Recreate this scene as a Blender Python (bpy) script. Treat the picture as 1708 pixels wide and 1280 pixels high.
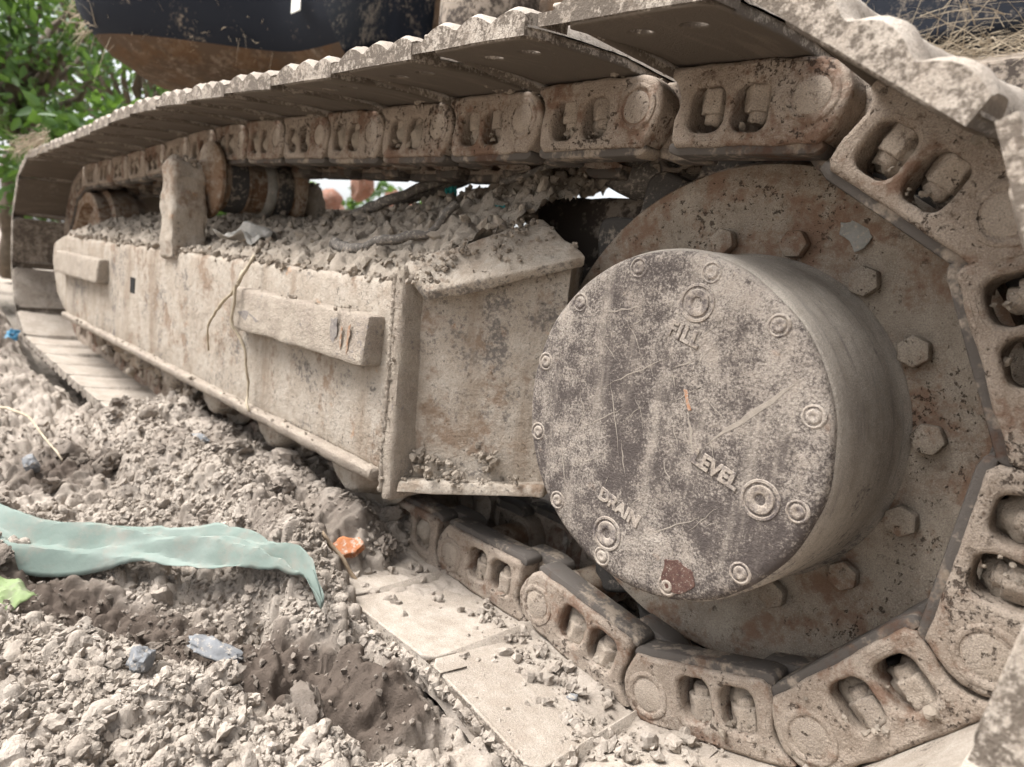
import bpy, bmesh, math, random
import numpy as np
from mathutils import Vector, Matrix, noise as mnoise

random.seed(7)
rng = np.random.default_rng(11)
for o in list(bpy.data.objects):
    bpy.data.objects.remove(o)
S = bpy.context.scene
COL = S.collection

# ------------------------------------------------------------------ camera
cam = bpy.data.cameras.new('camera')
cam.sensor_width = 36.0
cam.lens = 36.0 * 1128.87 / 1708.0
cam.clip_start = 0.02
cam.clip_end = 400.0
cam.dof.use_dof = True
cam.dof.focus_distance = 0.60
cam.dof.aperture_fstop = 7.5
co = bpy.data.objects.new('camera', cam)
COL.objects.link(co)
Rr = Vector((0.68617806, 0.71873377, 0.11216702))
Ru = -Vector((0.18666204, -0.02493734, -0.98210764))
Rb = -Vector((-0.70307678, 0.69483804, -0.15127176))
CAM = Vector((0.31239391, -0.6229801, 0.1071824))
co.matrix_world = Matrix(((Rr.x, Ru.x, Rb.x, CAM.x), (Rr.y, Ru.y, Rb.y, CAM.y), (Rr.z, Ru.z, Rb.z, CAM.z), (0, 0, 0, 1)))
S.camera = co

# ------------------------------------------------------------------ world, sun, exposure
W = bpy.data.worlds.new('World')
S.world = W
W.use_nodes = True
wn = W.node_tree.nodes
wl = W.node_tree.links
sky = wn.new('ShaderNodeTexSky')
sky.sky_type = 'NISHITA'
sky.sun_disc = False
SUN_EL, SUN_AZ = math.radians(60), math.radians(222)
sky.sun_elevation = SUN_EL
sky.sun_rotation = SUN_AZ
sky.air_density = 1.0
sky.dust_density = 4.0
hsv = wn.new('ShaderNodeHueSaturation')
hsv.inputs['Saturation'].default_value = 0.22          # overcast: grey-white rather than blue
wl.new(sky.outputs[0], hsv.inputs['Color'])
wl.new(hsv.outputs[0], wn['Background'].inputs[0])
wn['Background'].inputs[1].default_value = 0.062

sl = bpy.data.lights.new('sun', 'SUN')
sl.energy = 1.5
sl.angle = math.radians(38)
sl.color = (1.0, 0.985, 0.965)
so = bpy.data.objects.new('sun', sl)
COL.objects.link(so)
sd = Vector((math.sin(SUN_AZ) * math.cos(SUN_EL), math.cos(SUN_AZ) * math.cos(SUN_EL), math.sin(SUN_EL)))
so.rotation_euler = sd.to_track_quat('Z', 'Y').to_euler()
so.location = sd * 20
S.view_settings.view_transform = 'Standard'
S.view_settings.look = 'None'
S.view_settings.gamma = 1.0
S.view_settings.exposure = 2.42
S.render.engine = 'CYCLES'
S.cycles.max_bounces = 5
S.cycles.diffuse_bounces = 3
S.cycles.glossy_bounces = 2
S.cycles.use_adaptive_sampling = True
S.cycles.adaptive_threshold = 0.02

# ------------------------------------------------------------------ helpers
def tag(o, label=None, cat=None, group=None, kind=None):
    if label: o['label'] = label
    if cat: o['category'] = cat
    if group: o['group'] = group
    if kind: o['kind'] = kind
    return o

def add(name, me, mat=None, parent=None, loc=None, rot=None):
    o = bpy.data.objects.new(name, me)
    COL.objects.link(o)
    if mat is not None and me is not None and not me.materials:
        me.materials.append(mat)
    if parent is not None: o.parent = parent
    if loc is not None: o.location = loc
    if rot is not None: o.rotation_euler = rot
    return o

def empty(name, loc=(0, 0, 0)):
    o = bpy.data.objects.new(name, None)
    o.empty_display_size = 0.05
    COL.objects.link(o)
    o.location = loc
    return o

def me_np(name, V, F, smooth=True):
    me = bpy.data.meshes.new(name)
    V = np.asarray(V, np.float32); F = np.asarray(F, np.int32)
    k = F.shape[1]
    me.vertices.add(len(V)); me.vertices.foreach_set('co', V.ravel())
    me.loops.add(F.size); me.loops.foreach_set('vertex_index', F.ravel())
    me.polygons.add(len(F))
    me.polygons.foreach_set('loop_start', np.arange(0, F.size, k, dtype=np.int32))
    me.update(calc_edges=True)
    me.polygons.foreach_set('use_smooth', np.full(len(F), smooth))
    return me

def me_bm(name, bm, smooth=False, angle=None):
    bmesh.ops.recalc_face_normals(bm, faces=bm.faces)
    me = bpy.data.meshes.new(name)
    bm.to_mesh(me); bm.free()
    if smooth:
        me.polygons.foreach_set('use_smooth', np.full(len(me.polygons), True))
        if angle: me.set_sharp_from_angle(angle=math.radians(angle))
    return me

def bm_prism(poly, axis, a0, a1):
    """polygon (2-D) extruded along an axis: 'y' -> poly in (x,z); 'x' -> (y,z); 'z' -> (x,y)"""
    bm = bmesh.new()
    def P(p, a):
        return {'y': (p[0], a, p[1]), 'x': (a, p[0], p[1]), 'z': (p[0], p[1], a)}[axis]
    v0 = [bm.verts.new(P(p, a0)) for p in poly]
    v1 = [bm.verts.new(P(p, a1)) for p in poly]
    bm.faces.new(v0); bm.faces.new(v1[::-1])
    n = len(poly)
    for i in range(n):
        bm.faces.new((v0[i], v1[i], v1[(i + 1) % n], v0[(i + 1) % n]))
    bmesh.ops.recalc_face_normals(bm, faces=bm.faces)
    return bm

def bm_hexa(c):
    """8 corners: bottom 4 then top 4"""
    bm = bmesh.new()
    v = [bm.verts.new(p) for p in c]
    for f in ((0, 1, 2, 3), (7, 6, 5, 4), (0, 4, 5, 1), (1, 5, 6, 2), (2, 6, 7, 3), (3, 7, 4, 0)):
        bm.faces.new([v[i] for i in f])
    bmesh.ops.recalc_face_normals(bm, faces=bm.faces)
    return bm

def bm_box(x0, x1, y0, y1, z0, z1):
    return bm_hexa([(x0, y0, z0), (x1, y0, z0), (x1, y1, z0), (x0, y1, z0), (x0, y0, z1), (x1, y0, z1), (x1, y1, z1), (x0, y1, z1)])

def bevel(bm, w, seg=2, ang=30):
    es = [e for e in bm.edges if len(e.link_faces) == 2 and e.calc_face_angle(0) > math.radians(ang)]
    bmesh.ops.bevel(bm, geom=es, offset=w, segments=seg, affect='EDGES', profile=0.5, clamp_overlap=True)
    return bm

def organic(bm, step, amp, freq=25.0, amp2=0.0, freq2=90.0, seed=0):
    """slice into small cells and push the surface about so plates are dented and edges uneven"""
    cs = [v.co for v in bm.verts]
    for ax in range(3):
        lo = min(c[ax] for c in cs); hi = max(c[ax] for c in cs)
        n = int((hi - lo) / step)
        for i in range(1, n + 1):
            p = [0, 0, 0]; p[ax] = lo + (hi - lo) * i / (n + 1)
            q = [0, 0, 0]; q[ax] = 1
            bmesh.ops.bisect_plane(bm, geom=bm.verts[:] + bm.edges[:] + bm.faces[:], plane_co=p, plane_no=q, dist=1e-6)
    bm.normal_update()
    off = Vector((seed * 3.1, seed * 1.7, seed * 2.3))
    for v in bm.verts:
        d = amp * mnoise.noise((v.co + off) * freq)
        if amp2: d += amp2 * mnoise.noise((v.co + off) * freq2)
        v.co += v.normal * d
    return bm

def join_bm(bms):
    out = bmesh.new()
    for b in bms:
        m = bpy.data.meshes.new('tmp')
        b.to_mesh(m); b.free()
        out.from_mesh(m)
        bpy.data.meshes.remove(m)
    return out

def lathe(prof, seg=64, axis='y', wob=0.0, closed=False, seed=0):
    """profile list of (r, a) revolved round an axis through the origin"""
    bm = bmesh.new()
    rings = []
    for r, a in prof:
        ring = []
        if r < 1e-6:
            p = {'y': (0, a, 0), 'z': (0, 0, a), 'x': (a, 0, 0)}[axis]
            ring = [bm.verts.new(p)]
        else:
            for i in range(seg):
                t = 2 * math.pi * i / seg
                rr = r + wob * mnoise.noise(Vector((math.cos(t) * 4 + seed, math.sin(t) * 4, a * 30)))
                c, s = rr * math.sin(t), rr * math.cos(t)
                p = {'y': (c, a, s), 'z': (c, s, a), 'x': (a, c, s)}[axis]
                ring.append(bm.verts.new(p))
        rings.append(ring)
    pairs = list(zip(rings[:-1], rings[1:]))
    if closed: pairs.append((rings[-1], rings[0]))
    for A, B in pairs:
        for i in range(seg):
            j = (i + 1) % seg
            if len(A) == 1 and len(B) == 1: continue
            if len(A) == 1: bm.faces.new((A[0], B[i], B[j]))
            elif len(B) == 1: bm.faces.new((A[i], A[j], B[0]))
            else: bm.faces.new((A[i], A[j], B[j], B[i]))
    bmesh.ops.recalc_face_normals(bm, faces=bm.faces)
    return bm

def curve_plate(name, loops, half, bev=0.002):
    """filled 2-D outline with holes, extruded +-half along local z, bevelled"""
    cu = bpy.data.curves.new(name, 'CURVE')
    cu.dimensions = '2D'; cu.fill_mode = 'BOTH'
    cu.extrude = max(half - bev, 1e-4); cu.bevel_depth = bev; cu.bevel_resolution = 2
    cu.offset = -bev
    for lp in loops:
        sp = cu.splines.new('POLY')
        sp.points.add(len(lp) - 1)
        for p, q in zip(sp.points, lp): p.co = (q[0], q[1], 0, 1)
        sp.use_cyclic_u = True
    ob = bpy.data.objects.new('tmp', cu)
    COL.objects.link(ob)
    dg = bpy.context.evaluated_depsgraph_get()
    me = bpy.data.meshes.new_from_object(ob.evaluated_get(dg))
    bpy.data.objects.remove(ob)
    bpy.data.curves.remove(cu)
    return me

def bm_of(me, remove=True):
    bm = bmesh.new(); bm.from_mesh(me)
    if remove: bpy.data.meshes.remove(me)
    return bm

def tube_bm(pts, radii, seg=8, jit=0.0):
    bm = bmesh.new()
    P = [Vector(p) for p in pts]; rings = []
    up = Vector((0.13, 0.31, 0.94))
    for i, p in enumerate(P):
        t = (P[min(i + 1, len(P) - 1)] - P[max(i - 1, 0)]).normalized()
        a = t.cross(up).normalized(); b = t.cross(a)
        r = radii[i] if isinstance(radii, (list, tuple)) else radii
        ring = []
        for k in range(seg):
            an = 2 * math.pi * k / seg
            rr = r * (1 + jit * random.uniform(-1, 1))
            ring.append(bm.verts.new(p + a * math.cos(an) * rr + b * math.sin(an) * rr))
        rings.append(ring)
    for A, B in zip(rings[:-1], rings[1:]):
        for k in range(seg):
            bm.faces.new((A[k], A[(k + 1) % seg], B[(k + 1) % seg], B[k]))
    bm.faces.new(rings[0][::-1]); bm.faces.new(rings[-1])
    return bm

# vectorised value noise
_T = np.random.default_rng(3).random((256, 256))
def vn2(x, y, seed=0):
    x = x + seed * 17.31; y = y + seed * 9.77
    xi = np.floor(x).astype(int); yi = np.floor(y).astype(int)
    fx = x - xi; fy = y - yi
    fx = fx * fx * (3 - 2 * fx); fy = fy * fy * (3 - 2 * fy)
    a = _T[xi & 255, yi & 255]; b = _T[(xi + 1) & 255, yi & 255]
    c = _T[xi & 255, (yi + 1) & 255]; d = _T[(xi + 1) & 255, (yi + 1) & 255]
    return (a * (1 - fx) + b * fx) * (1 - fy) + (c * (1 - fx) + d * fx) * fy
def fbm2(x, y, f, oct=4, seed=0, gain=0.5):
    s = 0; a = 1; n = 0
    for k in range(oct):
        s = s + a * (vn2(x * f, y * f, seed + k) - 0.5); n += a
        f *= 2.03; a *= gain
    return s / n * 2
def crumble(x, y, cell, seed=0):
    """broken earth: every cell is a tilted facet with its own height, cracks between cells"""
    gx, gy = x / cell + seed * 7.3, y / cell + seed * 3.7
    # warp so that the cells are not all alike
    gx = gx + 0.55 * (vn2(gx * 0.9, gy * 0.9, seed + 3) - 0.5); gy = gy + 0.55 * (vn2(gx * 0.9, gy * 0.9, seed + 5) - 0.5)
    ix, iy = np.floor(gx).astype(int), np.floor(gy).astype(int)
    f1 = np.full(gx.shape, 9.0); f2 = np.full(gx.shape, 9.0); h = np.zeros(gx.shape)
    for a in (-1, 0, 1):
        for b in (-1, 0, 1):
            cx, cy = ix + a, iy + b
            r1 = _T[(cx * 7 + seed) & 255, (cy * 13 + 5) & 255]; r2 = _T[(cx * 11 + 3) & 255, (cy * 5 + seed) & 255]
            r3 = _T[(cx * 3 + 17) & 255, (cy * 19 + seed * 2) & 255]; r4 = _T[(cx * 23 + 1) & 255, (cy * 29 + 7) & 255]; r5 = _T[(cx * 31 + 9) & 255, (cy * 3 + 11) & 255]
            dx, dy = gx - (cx + r1), gy - (cy + r2)
            d = np.sqrt(dx * dx + dy * dy)
            hh = r3 + (r4 - 0.5) * 1.5 * dx + (r5 - 0.5) * 1.5 * dy - 0.35 * d * d
            n = d < f1
            f2 = np.where(n, f1, np.minimum(f2, d)); h = np.where(n, hh, h); f1 = np.where(n, d, f1)
    crack = np.clip((f2 - f1) / 0.22, 0, 1)
    return (h - 0.5) - 0.55 * (1 - crack) ** 2
def sstep(a, b, x):
    t = np.clip((x - a) / (b - a), 0, 1)
    return t * t * (3 - 2 * t)

# ------------------------------------------------------------------ materials
def nodes_for(name):
    m = bpy.data.materials.new(name)
    m.use_nodes = True
    nt = m.node_tree
    b = nt.nodes['Principled BSDF']
    return m, nt, b

class NB:
    def __init__(s, nt): s.nt = nt; s.pos = nt.nodes.new('ShaderNodeNewGeometry')
    def n(s, t): return s.nt.nodes.new(t)
    def l(s, a, b): s.nt.links.new(a, b)
    def noise(s, scale, detail=4, rough=0.6, vec=None, dist=0.0):
        t = s.n('ShaderNodeTexNoise')
        t.inputs['Scale'].default_value = scale; t.inputs['Detail'].default_value = detail
        t.inputs['Roughness'].default_value = rough; t.inputs['Distortion'].default_value = dist
        s.l(vec if vec is not None else s.pos.outputs['Position'], t.inputs['Vector'])
        return t.outputs[0]
    def vor(s, scale, feature='F1', vec=None):
        t = s.n('ShaderNodeTexVoronoi'); t.feature = feature
        t.inputs['Scale'].default_value = scale
        s.l(vec if vec is not None else s.pos.outputs['Position'], t.inputs['Vector'])
        return t.outputs[0]
    def mapv(s, scale, rot=(0, 0, 0)):
        t = s.n('ShaderNodeMapping'); t.inputs['Scale'].default_value = scale; t.inputs['Rotation'].default_value = rot
        s.l(s.pos.outputs['Position'], t.inputs['Vector']); return t.outputs[0]
    def rng(s, v, a, b, c=0.0, d=1.0, smooth=True):
        t = s.n('ShaderNodeMapRange'); t.interpolation_type = 'SMOOTHSTEP' if smooth else 'LINEAR'
        for k, x in (('From Min', a), ('From Max', b), ('To Min', c), ('To Max', d)): t.inputs[k].default_value = x
        s.l(v, t.inputs['Value']); return t.outputs[0]
    def math(s, op, a, b=None):
        t = s.n('ShaderNodeMath'); t.operation = op
        for i, x in enumerate((a, b)):
            if x is None: continue
            if isinstance(x, (int, float)): t.inputs[i].default_value = x
            else: s.l(x, t.inputs[i])
        return t.outputs[0]
    def mix(s, f, a, b):
        t = s.n('ShaderNodeMix'); t.data_type = 'RGBA'
        for k, x in ((0, f), (6, a), (7, b)):
            if isinstance(x, (int, float)): t.inputs[k].default_value = x
            elif isinstance(x, tuple): t.inputs[k].default_value = (*x, 1)
            else: s.l(x, t.inputs[k])
        return t.outputs[2]
    def up(s):
        t = s.n('ShaderNodeSeparateXYZ'); s.l(s.pos.outputs['Normal'], t.inputs[0]); return t.outputs[2]
    def bump(s, h, dist, strength=1.0, prev=None):
        t = s.n('ShaderNodeBump'); t.inputs['Distance'].default_value = dist; t.inputs['Strength'].default_value = strength
        s.l(h, t.inputs['Height'])
        if prev is not None: s.l(prev, t.inputs['Normal'])
        return t.outputs[0]

DUST = (0.46, 0.40, 0.335)
DUST2 = (0.36, 0.30, 0.245)

KA = 0.74
def sc_(c, k=None):
    return tuple(x * (KA if k is None else k) for x in c)

def dusty(name, metal=(0.10, 0.085, 0.08), dust=DUST, dust2=DUST2, cover=0.62, fine=330.0, patch=7.0, spread=0.9,
          rust=0.0, rustcol=(0.10, 0.05, 0.03), pits=0.0, pitcol=(0.045, 0.03, 0.022), orange=0.0, bump=0.0006, grain=650.0, streak=None, upd=0.12, mid=0.0, soft=0.10):
    metal, dust, dust2, rustcol = sc_(metal), sc_(dust), sc_(dust2), sc_(rustcol)
    m, nt, b = nodes_for(name)
    N = NB(nt)
    n1 = N.noise(patch, 3, 0.62)
    n2 = N.noise(fine, 3, 0.75)
    n3 = N.noise(fine * 0.16, 3, 0.7)
    v = N.math('ADD', N.math('MULTIPLY', N.math('SUBTRACT', n1, 0.5), spread), N.math('MULTIPLY', N.math('SUBTRACT', n3, 0.5), 0.8))
    v = N.math('ADD', v, n2)
    v = N.math('ADD', v, N.math('MULTIPLY', N.up(), upd))
    th = 1.0 - cover
    mask = N.rng(v, th - soft, th + soft * 1.2)
    dcol = N.mix(N.rng(N.noise(23.0, 3, 0.65), 0.36, 0.66), dust2, dust)
    gn = N.noise(grain * 1.3, 2, 0.7)
    dcol = N.mix(N.rng(gn, 0.45, 0.78, 0.0, 0.75), dcol, tuple(min(1, c * 1.32) for c in dust))
    dcol = N.mix(N.rng(gn, 0.50, 0.22, 0.0, 0.70), dcol, tuple(c * 0.50 for c in dust2))
    dcol = N.mix(N.rng(N.noise(75.0, 3, 0.7), 0.42, 0.70, 0.0, 0.35), dcol, (dust2[0] * 0.78, dust2[1] * 0.74, dust2[2] * 0.70))
    col = N.mix(mask, metal, dcol)
    if rust:
        r = N.rng(N.math('ADD', N.noise(14.0, 5, 0.7), N.math('MULTIPLY', N.noise(120.0, 3, 0.7), 0.25)), 0.72 - rust * 0.2, 0.84 - rust * 0.15, 0.0, 0.75)
        col = N.mix(r, col, rustcol)
    if orange:
        r = N.rng(N.noise(31.0, 4, 0.6), 0.66, 0.76, 0.0, orange)
        col = N.mix(r, col, (0.42, 0.19, 0.07))
    h = N.noise(grain * 0.6, 3, 0.75)
    if pits:
        pv = N.noise(210.0, 4, 0.72)
        area = N.rng(N.noise(11.0, 4, 0.7), 0.47, 0.66)
        pm = N.rng(N.math('ADD', pv, N.math('MULTIPLY', area, 0.13 * pits)), 0.64, 0.72)
        pm2 = N.math('MULTIPLY', N.rng(N.noise(105.0, 4, 0.72), 0.66 - 0.04 * pits, 0.71 - 0.04 * pits), N.rng(N.noise(9.0, 3, 0.6), 0.42, 0.56))
        pm = N.math('MAXIMUM', pm, pm2)
        col = N.mix(N.math('MULTIPLY', pm, 0.8), col, pitcol)
        h = N.math('SUBTRACT', h, N.math('MULTIPLY', pm, 1.2))
    if streak:
        sc, rot, c, amt = streak
        st = N.rng(N.noise(1.0, 4, 0.7, N.mapv(sc, rot)), 0.50, 0.72, 0.0, amt)
        col = N.mix(st, col, c)
    N.l(col, b.inputs['Base Color'])
    b.inputs['Roughness'].default_value = 0.9
    b.inputs['Specular IOR Level'].default_value = 0.22
    bp = N.bump(h, bump * 2.0, 1.0)
    if mid: bp = N.bump(N.noise(48.0, 4, 0.65), mid, 1.0, bp)
    N.l(bp, b.inputs['Normal'])
    return m

def soil(name, dry=(0.52, 0.455, 0.39), moist=(0.120, 0.094, 0.076), attr=True, mid=(0.39, 0.335, 0.28)):
    dry, moist, mid = sc_(dry), sc_(moist), sc_(mid)
    m, nt, b = nodes_for(name)
    N = NB(nt)
    g = N.noise(420.0, 4, 0.75)
    p = N.noise(26.0, 5, 0.65)
    c = N.mix(N.rng(p, 0.35, 0.68), mid, dry)
    c = N.mix(N.rng(g, 0.55, 0.28, 0.0, 0.5), c, sc_((0.22, 0.175, 0.14)))
    isl = N.math('MULTIPLY', N.math('SUBTRACT', N.pos.outputs['Random Per Island'], 0.5), 0.30) if not attr else None
    if attr:
        a = N.n('ShaderNodeAttribute'); a.attribute_name = 'moist'
        mv = N.math('ADD', a.outputs['Fac'], N.math('MULTIPLY', N.math('SUBTRACT', N.noise(34.0, 4, 0.7), 0.5), 0.5))
        c = N.mix(N.rng(mv, 0.15, 0.85), c, moist)
    if isl is not None:
        a = N.n('ShaderNodeAttribute'); a.attribute_name = 'moist'
        c = N.mix(N.rng(a.outputs['Fac'], 0.1, 0.9, 0.0, 0.8), c, moist)
        h = N.n('ShaderNodeHueSaturation'); N.l(c, h.inputs['Color']); N.l(N.math('ADD', isl, 0.98), h.inputs['Value'])
        c = h.outputs[0]
    N.l(c, b.inputs['Base Color'])
    b.inputs['Roughness'].default_value = 0.95
    b.inputs['Specular IOR Level'].default_value = 0.12
    bp = N.bump(N.noise(480.0, 3, 0.8), 0.0018, 1.0)
    N.l(bp, b.inputs['Normal'])
    return m

def plain(name, col, col2=None, rough=0.7, scale=60.0, bump=0.0006, spec=0.3, dustamt=0.0):
    m, nt, b = nodes_for(name)
    N = NB(nt)
    n = N.noise(scale, 5, 0.65)
    c = N.mix(N.rng(n, 0.35, 0.68), col, col2 if col2 else tuple(x * 0.72 for x in col))
    if dustamt:
        c = N.mix(N.rng(N.noise(scale * 3.1, 4, 0.7), 0.62 - 0.3 * dustamt, 0.80 - 0.3 * dustamt), c, sc_(DUST))
    N.l(c, b.inputs['Base Color'])
    b.inputs['Roughness'].default_value = rough
    b.inputs['Specular IOR Level'].default_value = spec
    if bump: N.l(N.bump(N.noise(scale * 6, 4, 0.7), bump), b.inputs['Normal'])
    return m

M = {}
M['cover'] = dusty('cover_dust', soft=0.16, metal=(0.092, 0.075, 0.068), cover=0.475, fine=460, patch=8, spread=0.8, orange=0.15, bump=0.0007, dust=(0.44, 0.385, 0.33), dust2=(0.36, 0.31, 0.265), streak=((26, 1, 4), (0, math.radians(48), 0), (0.33, 0.285, 0.24), 0.6))
M['drum'] = dusty('drum_dust', metal=(0.17, 0.15, 0.14), cover=0.72, fine=210, patch=11, spread=0.6, bump=0.0004, dust=(0.46, 0.41, 0.35), dust2=(0.38, 0.335, 0.285),
                  streak=((14, 150, 14), (0, 0, 0), (0.17, 0.15, 0.14), 0.55))
M['raised'] = dusty('raised_dust', soft=0.20, metal=(0.12, 0.10, 0.098), cover=0.60, fine=260, patch=20, spread=0.4, dust=(0.47, 0.41, 0.35))
M['sprocket'] = dusty('sprocket_dust', metal=(0.15, 0.115, 0.09), cover=0.74, fine=160, patch=6, spread=0.5, rust=0.66, rustcol=(0.21, 0.115, 0.07), pits=0.9, bump=0.0006, dust=(0.385, 0.33, 0.265), dust2=(0.30, 0.25, 0.20))
M['teeth'] = dusty('tooth_steel', metal=(0.075, 0.068, 0.062), cover=0.36, fine=120, patch=14, spread=0.8, bump=0.0005, dust=(0.30, 0.26, 0.21))
M['link'] = dusty('link_dust', metal=(0.16, 0.115, 0.085), cover=0.74, fine=170, patch=9, spread=0.6, rust=0.5, rustcol=(0.17, 0.085, 0.05), pits=1.0, bump=0.0009, dust=(0.42, 0.35, 0.285), dust2=(0.33, 0.265, 0.21))
M['rail'] = dusty('rail_steel', metal=(0.115, 0.10, 0.088), cover=0.40, fine=60, patch=16, spread=1.1, rust=0.3, bump=0.0004, dust=(0.33, 0.27, 0.21), upd=0.0)
M['nut'] = dusty('nut_dust', metal=(0.18, 0.14, 0.11), cover=0.80, fine=200, patch=16, spread=0.5, pits=0.5, bump=0.0008, dust=(0.46, 0.385, 0.31))
M['shoe'] = dusty('shoe_dust_shade', metal=(0.145, 0.118, 0.094), cover=0.50, fine=260, patch=9, spread=0.45, bump=0.0006, dust=(0.49, 0.43, 0.365), dust2=(0.37, 0.315, 0.26), upd=0.34,  # upd: dust on upward faces, with underside shade also put into the colour
                  streak=((60, 6, 60), (0, 0, 0), (0.27, 0.215, 0.17), 0.25))
M['frame'] = dusty('frame_dust', metal=(0.19, 0.165, 0.145), cover=0.70, fine=170, patch=5, spread=1.0, orange=0.45, rust=0.35, pits=0.35, pitcol=(0.12, 0.10, 0.085), rustcol=(0.24, 0.155, 0.10), bump=0.0007, dust=(0.49, 0.43, 0.36), dust2=(0.42, 0.355, 0.285), streak=((22, 22, 2.5), (0, 0, 0), (0.23, 0.18, 0.135), 0.9), mid=0.004)
M['weld'] = dusty('weld_dust', mid=0.004, metal=(0.21, 0.185, 0.175), cover=0.76, fine=180, patch=13, spread=0.8, bump=0.0015, dust=(0.46, 0.395, 0.32))
M['roller'] = dusty('roller_rust', metal=(0.17, 0.10, 0.06), cover=0.58, fine=70, patch=14, spread=0.8, rust=0.8, rustcol=(0.21, 0.115, 0.06), bump=0.0006, dust=(0.42, 0.34, 0.26))
M['rubber'] = dusty('dark_band', metal=(0.07, 0.066, 0.064), cover=0.48, fine=120, patch=15, spread=0.8, dust=(0.30, 0.26, 0.21))
M['body'] = dusty('navy_paint', metal=(0.020, 0.024, 0.034), cover=0.36, fine=90, patch=4, spread=1.0, bump=0.0004, dust=(0.28, 0.235, 0.19), dust2=(0.20, 0.17, 0.14), upd=0.3)
M['bodyrust'] = dusty('body_rust', metal=(0.105, 0.070, 0.046), cover=0.50, fine=60, patch=3.5, spread=1.0, rust=0.8, rustcol=(0.13, 0.072, 0.035), dust=(0.27, 0.21, 0.16), dust2=(0.20, 0.15, 0.11), streak=((3, 3, 30), (0, 0, 0), (0.075, 0.05, 0.035), 0.6))
M['darkpart'] = dusty('dark_chassis', metal=(0.07, 0.055, 0.045), cover=0.5, fine=60, patch=5, spread=0.8, dust=(0.27, 0.225, 0.18))
M['soil'] = soil('soil')
M['clod'] = soil('soil_clod', attr=False)
M['mud'] = soil('dry_mud', dry=(0.50, 0.435, 0.36), mid=(0.40, 0.34, 0.275))
M['mudclod'] = soil('dry_mud_clod', dry=(0.50, 0.435, 0.36), mid=(0.40, 0.34, 0.275), attr=False)
M['crumb'] = soil('crusted_mud', dry=(0.46, 0.395, 0.325), mid=(0.38, 0.32, 0.255), attr=False)
M['grey'] = plain('grey_stone', (0.17, 0.175, 0.182), (0.11, 0.112, 0.116), 0.85, 50, dustamt=0.35)
M['tile'] = plain('orange_clay', (0.33, 0.125, 0.05), (0.25, 0.095, 0.04), 0.9, 45, dustamt=0.45)
M['twig'] = plain('dry_twig', (0.34, 0.26, 0.18), (0.24, 0.18, 0.125), 0.9, 90)
M['bark'] = plain('grey_bark', (0.15, 0.135, 0.12), (0.09, 0.08, 0.07), 0.9, 60, 0.0015, dustamt=0.45)
M['straw'] = plain('dry_straw', (0.42, 0.355, 0.265), (0.30, 0.245, 0.175), 0.85, 60)
M['sticker'] = plain('white_label', (0.78, 0.78, 0.74), (0.70, 0.69, 0.62), 0.5, 30, 0)
M['teal'] = plain('teal_plastic', (0.05, 0.38, 0.36), (0.04, 0.28, 0.28), 0.45, 20, 0)
M['blue'] = plain('blue_plastic', (0.06, 0.24, 0.38), (0.06, 0.19, 0.30), 0.6, 20, 0, dustamt=0.2)
M['wrapor'] = plain('orange_print', (0.85, 0.36, 0.13), (0.75, 0.28, 0.10), 0.4, 25, 0)
M['red'] = plain('dull_red_plastic', (0.26, 0.07, 0.07), (0.16, 0.05, 0.05), 0.6, 30, 0, dustamt=0.2)
M['bag'] = plain('grey_film', (0.27, 0.255, 0.23), (0.19, 0.175, 0.15), 0.55, 40, 0.0008, dustamt=0.2)
M['white'] = plain('pale_rubble', (0.66, 0.65, 0.62), (0.52, 0.50, 0.47), 0.9, 18)
M['brick'] = plain('red_rubble', (0.26, 0.125, 0.085), (0.19, 0.10, 0.07), 0.9, 15, dustamt=0.25)

# ================================================================== TRACK PATH
P = 0.154
RP = 0.26809
YL = 0.089
PH = 3.131
TH = 2 * math.asin(P / 2 / RP)
TOPX = np.array([0.06, -0.04, -0.2, -0.34, -0.5, -0.64, -0.8, -0.96, -1.1, -1.26, -1.42, -1.6, -2.0, -2.3])
TOPZ = 0.0065 + np.array([0.311, 0.313, 0.316, 0.319, 0.323, 0.329, 0.336, 0.343, 0.347, 0.346, 0.340, 0.331, 0.3215, 0.314]) - 0.041
IDC = (-2.28, 0.022); IDR = 0.25
pins = [(RP * math.sin(PH - TH * k), RP * math.cos(PH - TH * k)) for k in range(4)] + [(0.205, 0.1845)]
# top run, marching one pitch at a time
cur = (0.063, 0.2730)
pins.append(cur)
dense = [(x, float(np.interp(-x, -TOPX, TOPZ))) for x in np.arange(0.05, -2.28, -0.002)]
a0 = 0.0
for t in np.arange(0, math.pi + 0.01, 0.008):
    dense.append((IDC[0] - IDR * math.sin(t), IDC[1] + IDR * math.cos(t)))
for x in np.arange(IDC[0], -0.15, 0.002):
    u = (x + 2.28) / 2.13
    dense.append((x, (IDC[1] - IDR) * (1 - u) + -0.243 * u - 0.012 * math.sin(math.pi * u)))
dense.append((pins[0][0], pins[0][1]))
D = np.array(dense)
seg = np.r_[0, np.cumsum(np.hypot(*np.diff(D, axis=0).T))]
total = seg[-1]
nl = int(round(total / P))
for k in range(1, nl):
    s = total * k / nl
    pins.append((float(np.interp(s, seg, D[:, 0])), float(np.interp(s, seg, D[:, 1]))))
NP_ = len(pins)

exc = empty('excavator', (-1.1, 0.0, -0.3))
tag(exc, 'tracked excavator caked in pale dry mud, final drive hub and crawler track facing the camera', 'excavator')
exc_inv = Matrix.Translation((1.1, 0.0, 0.3))

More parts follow.
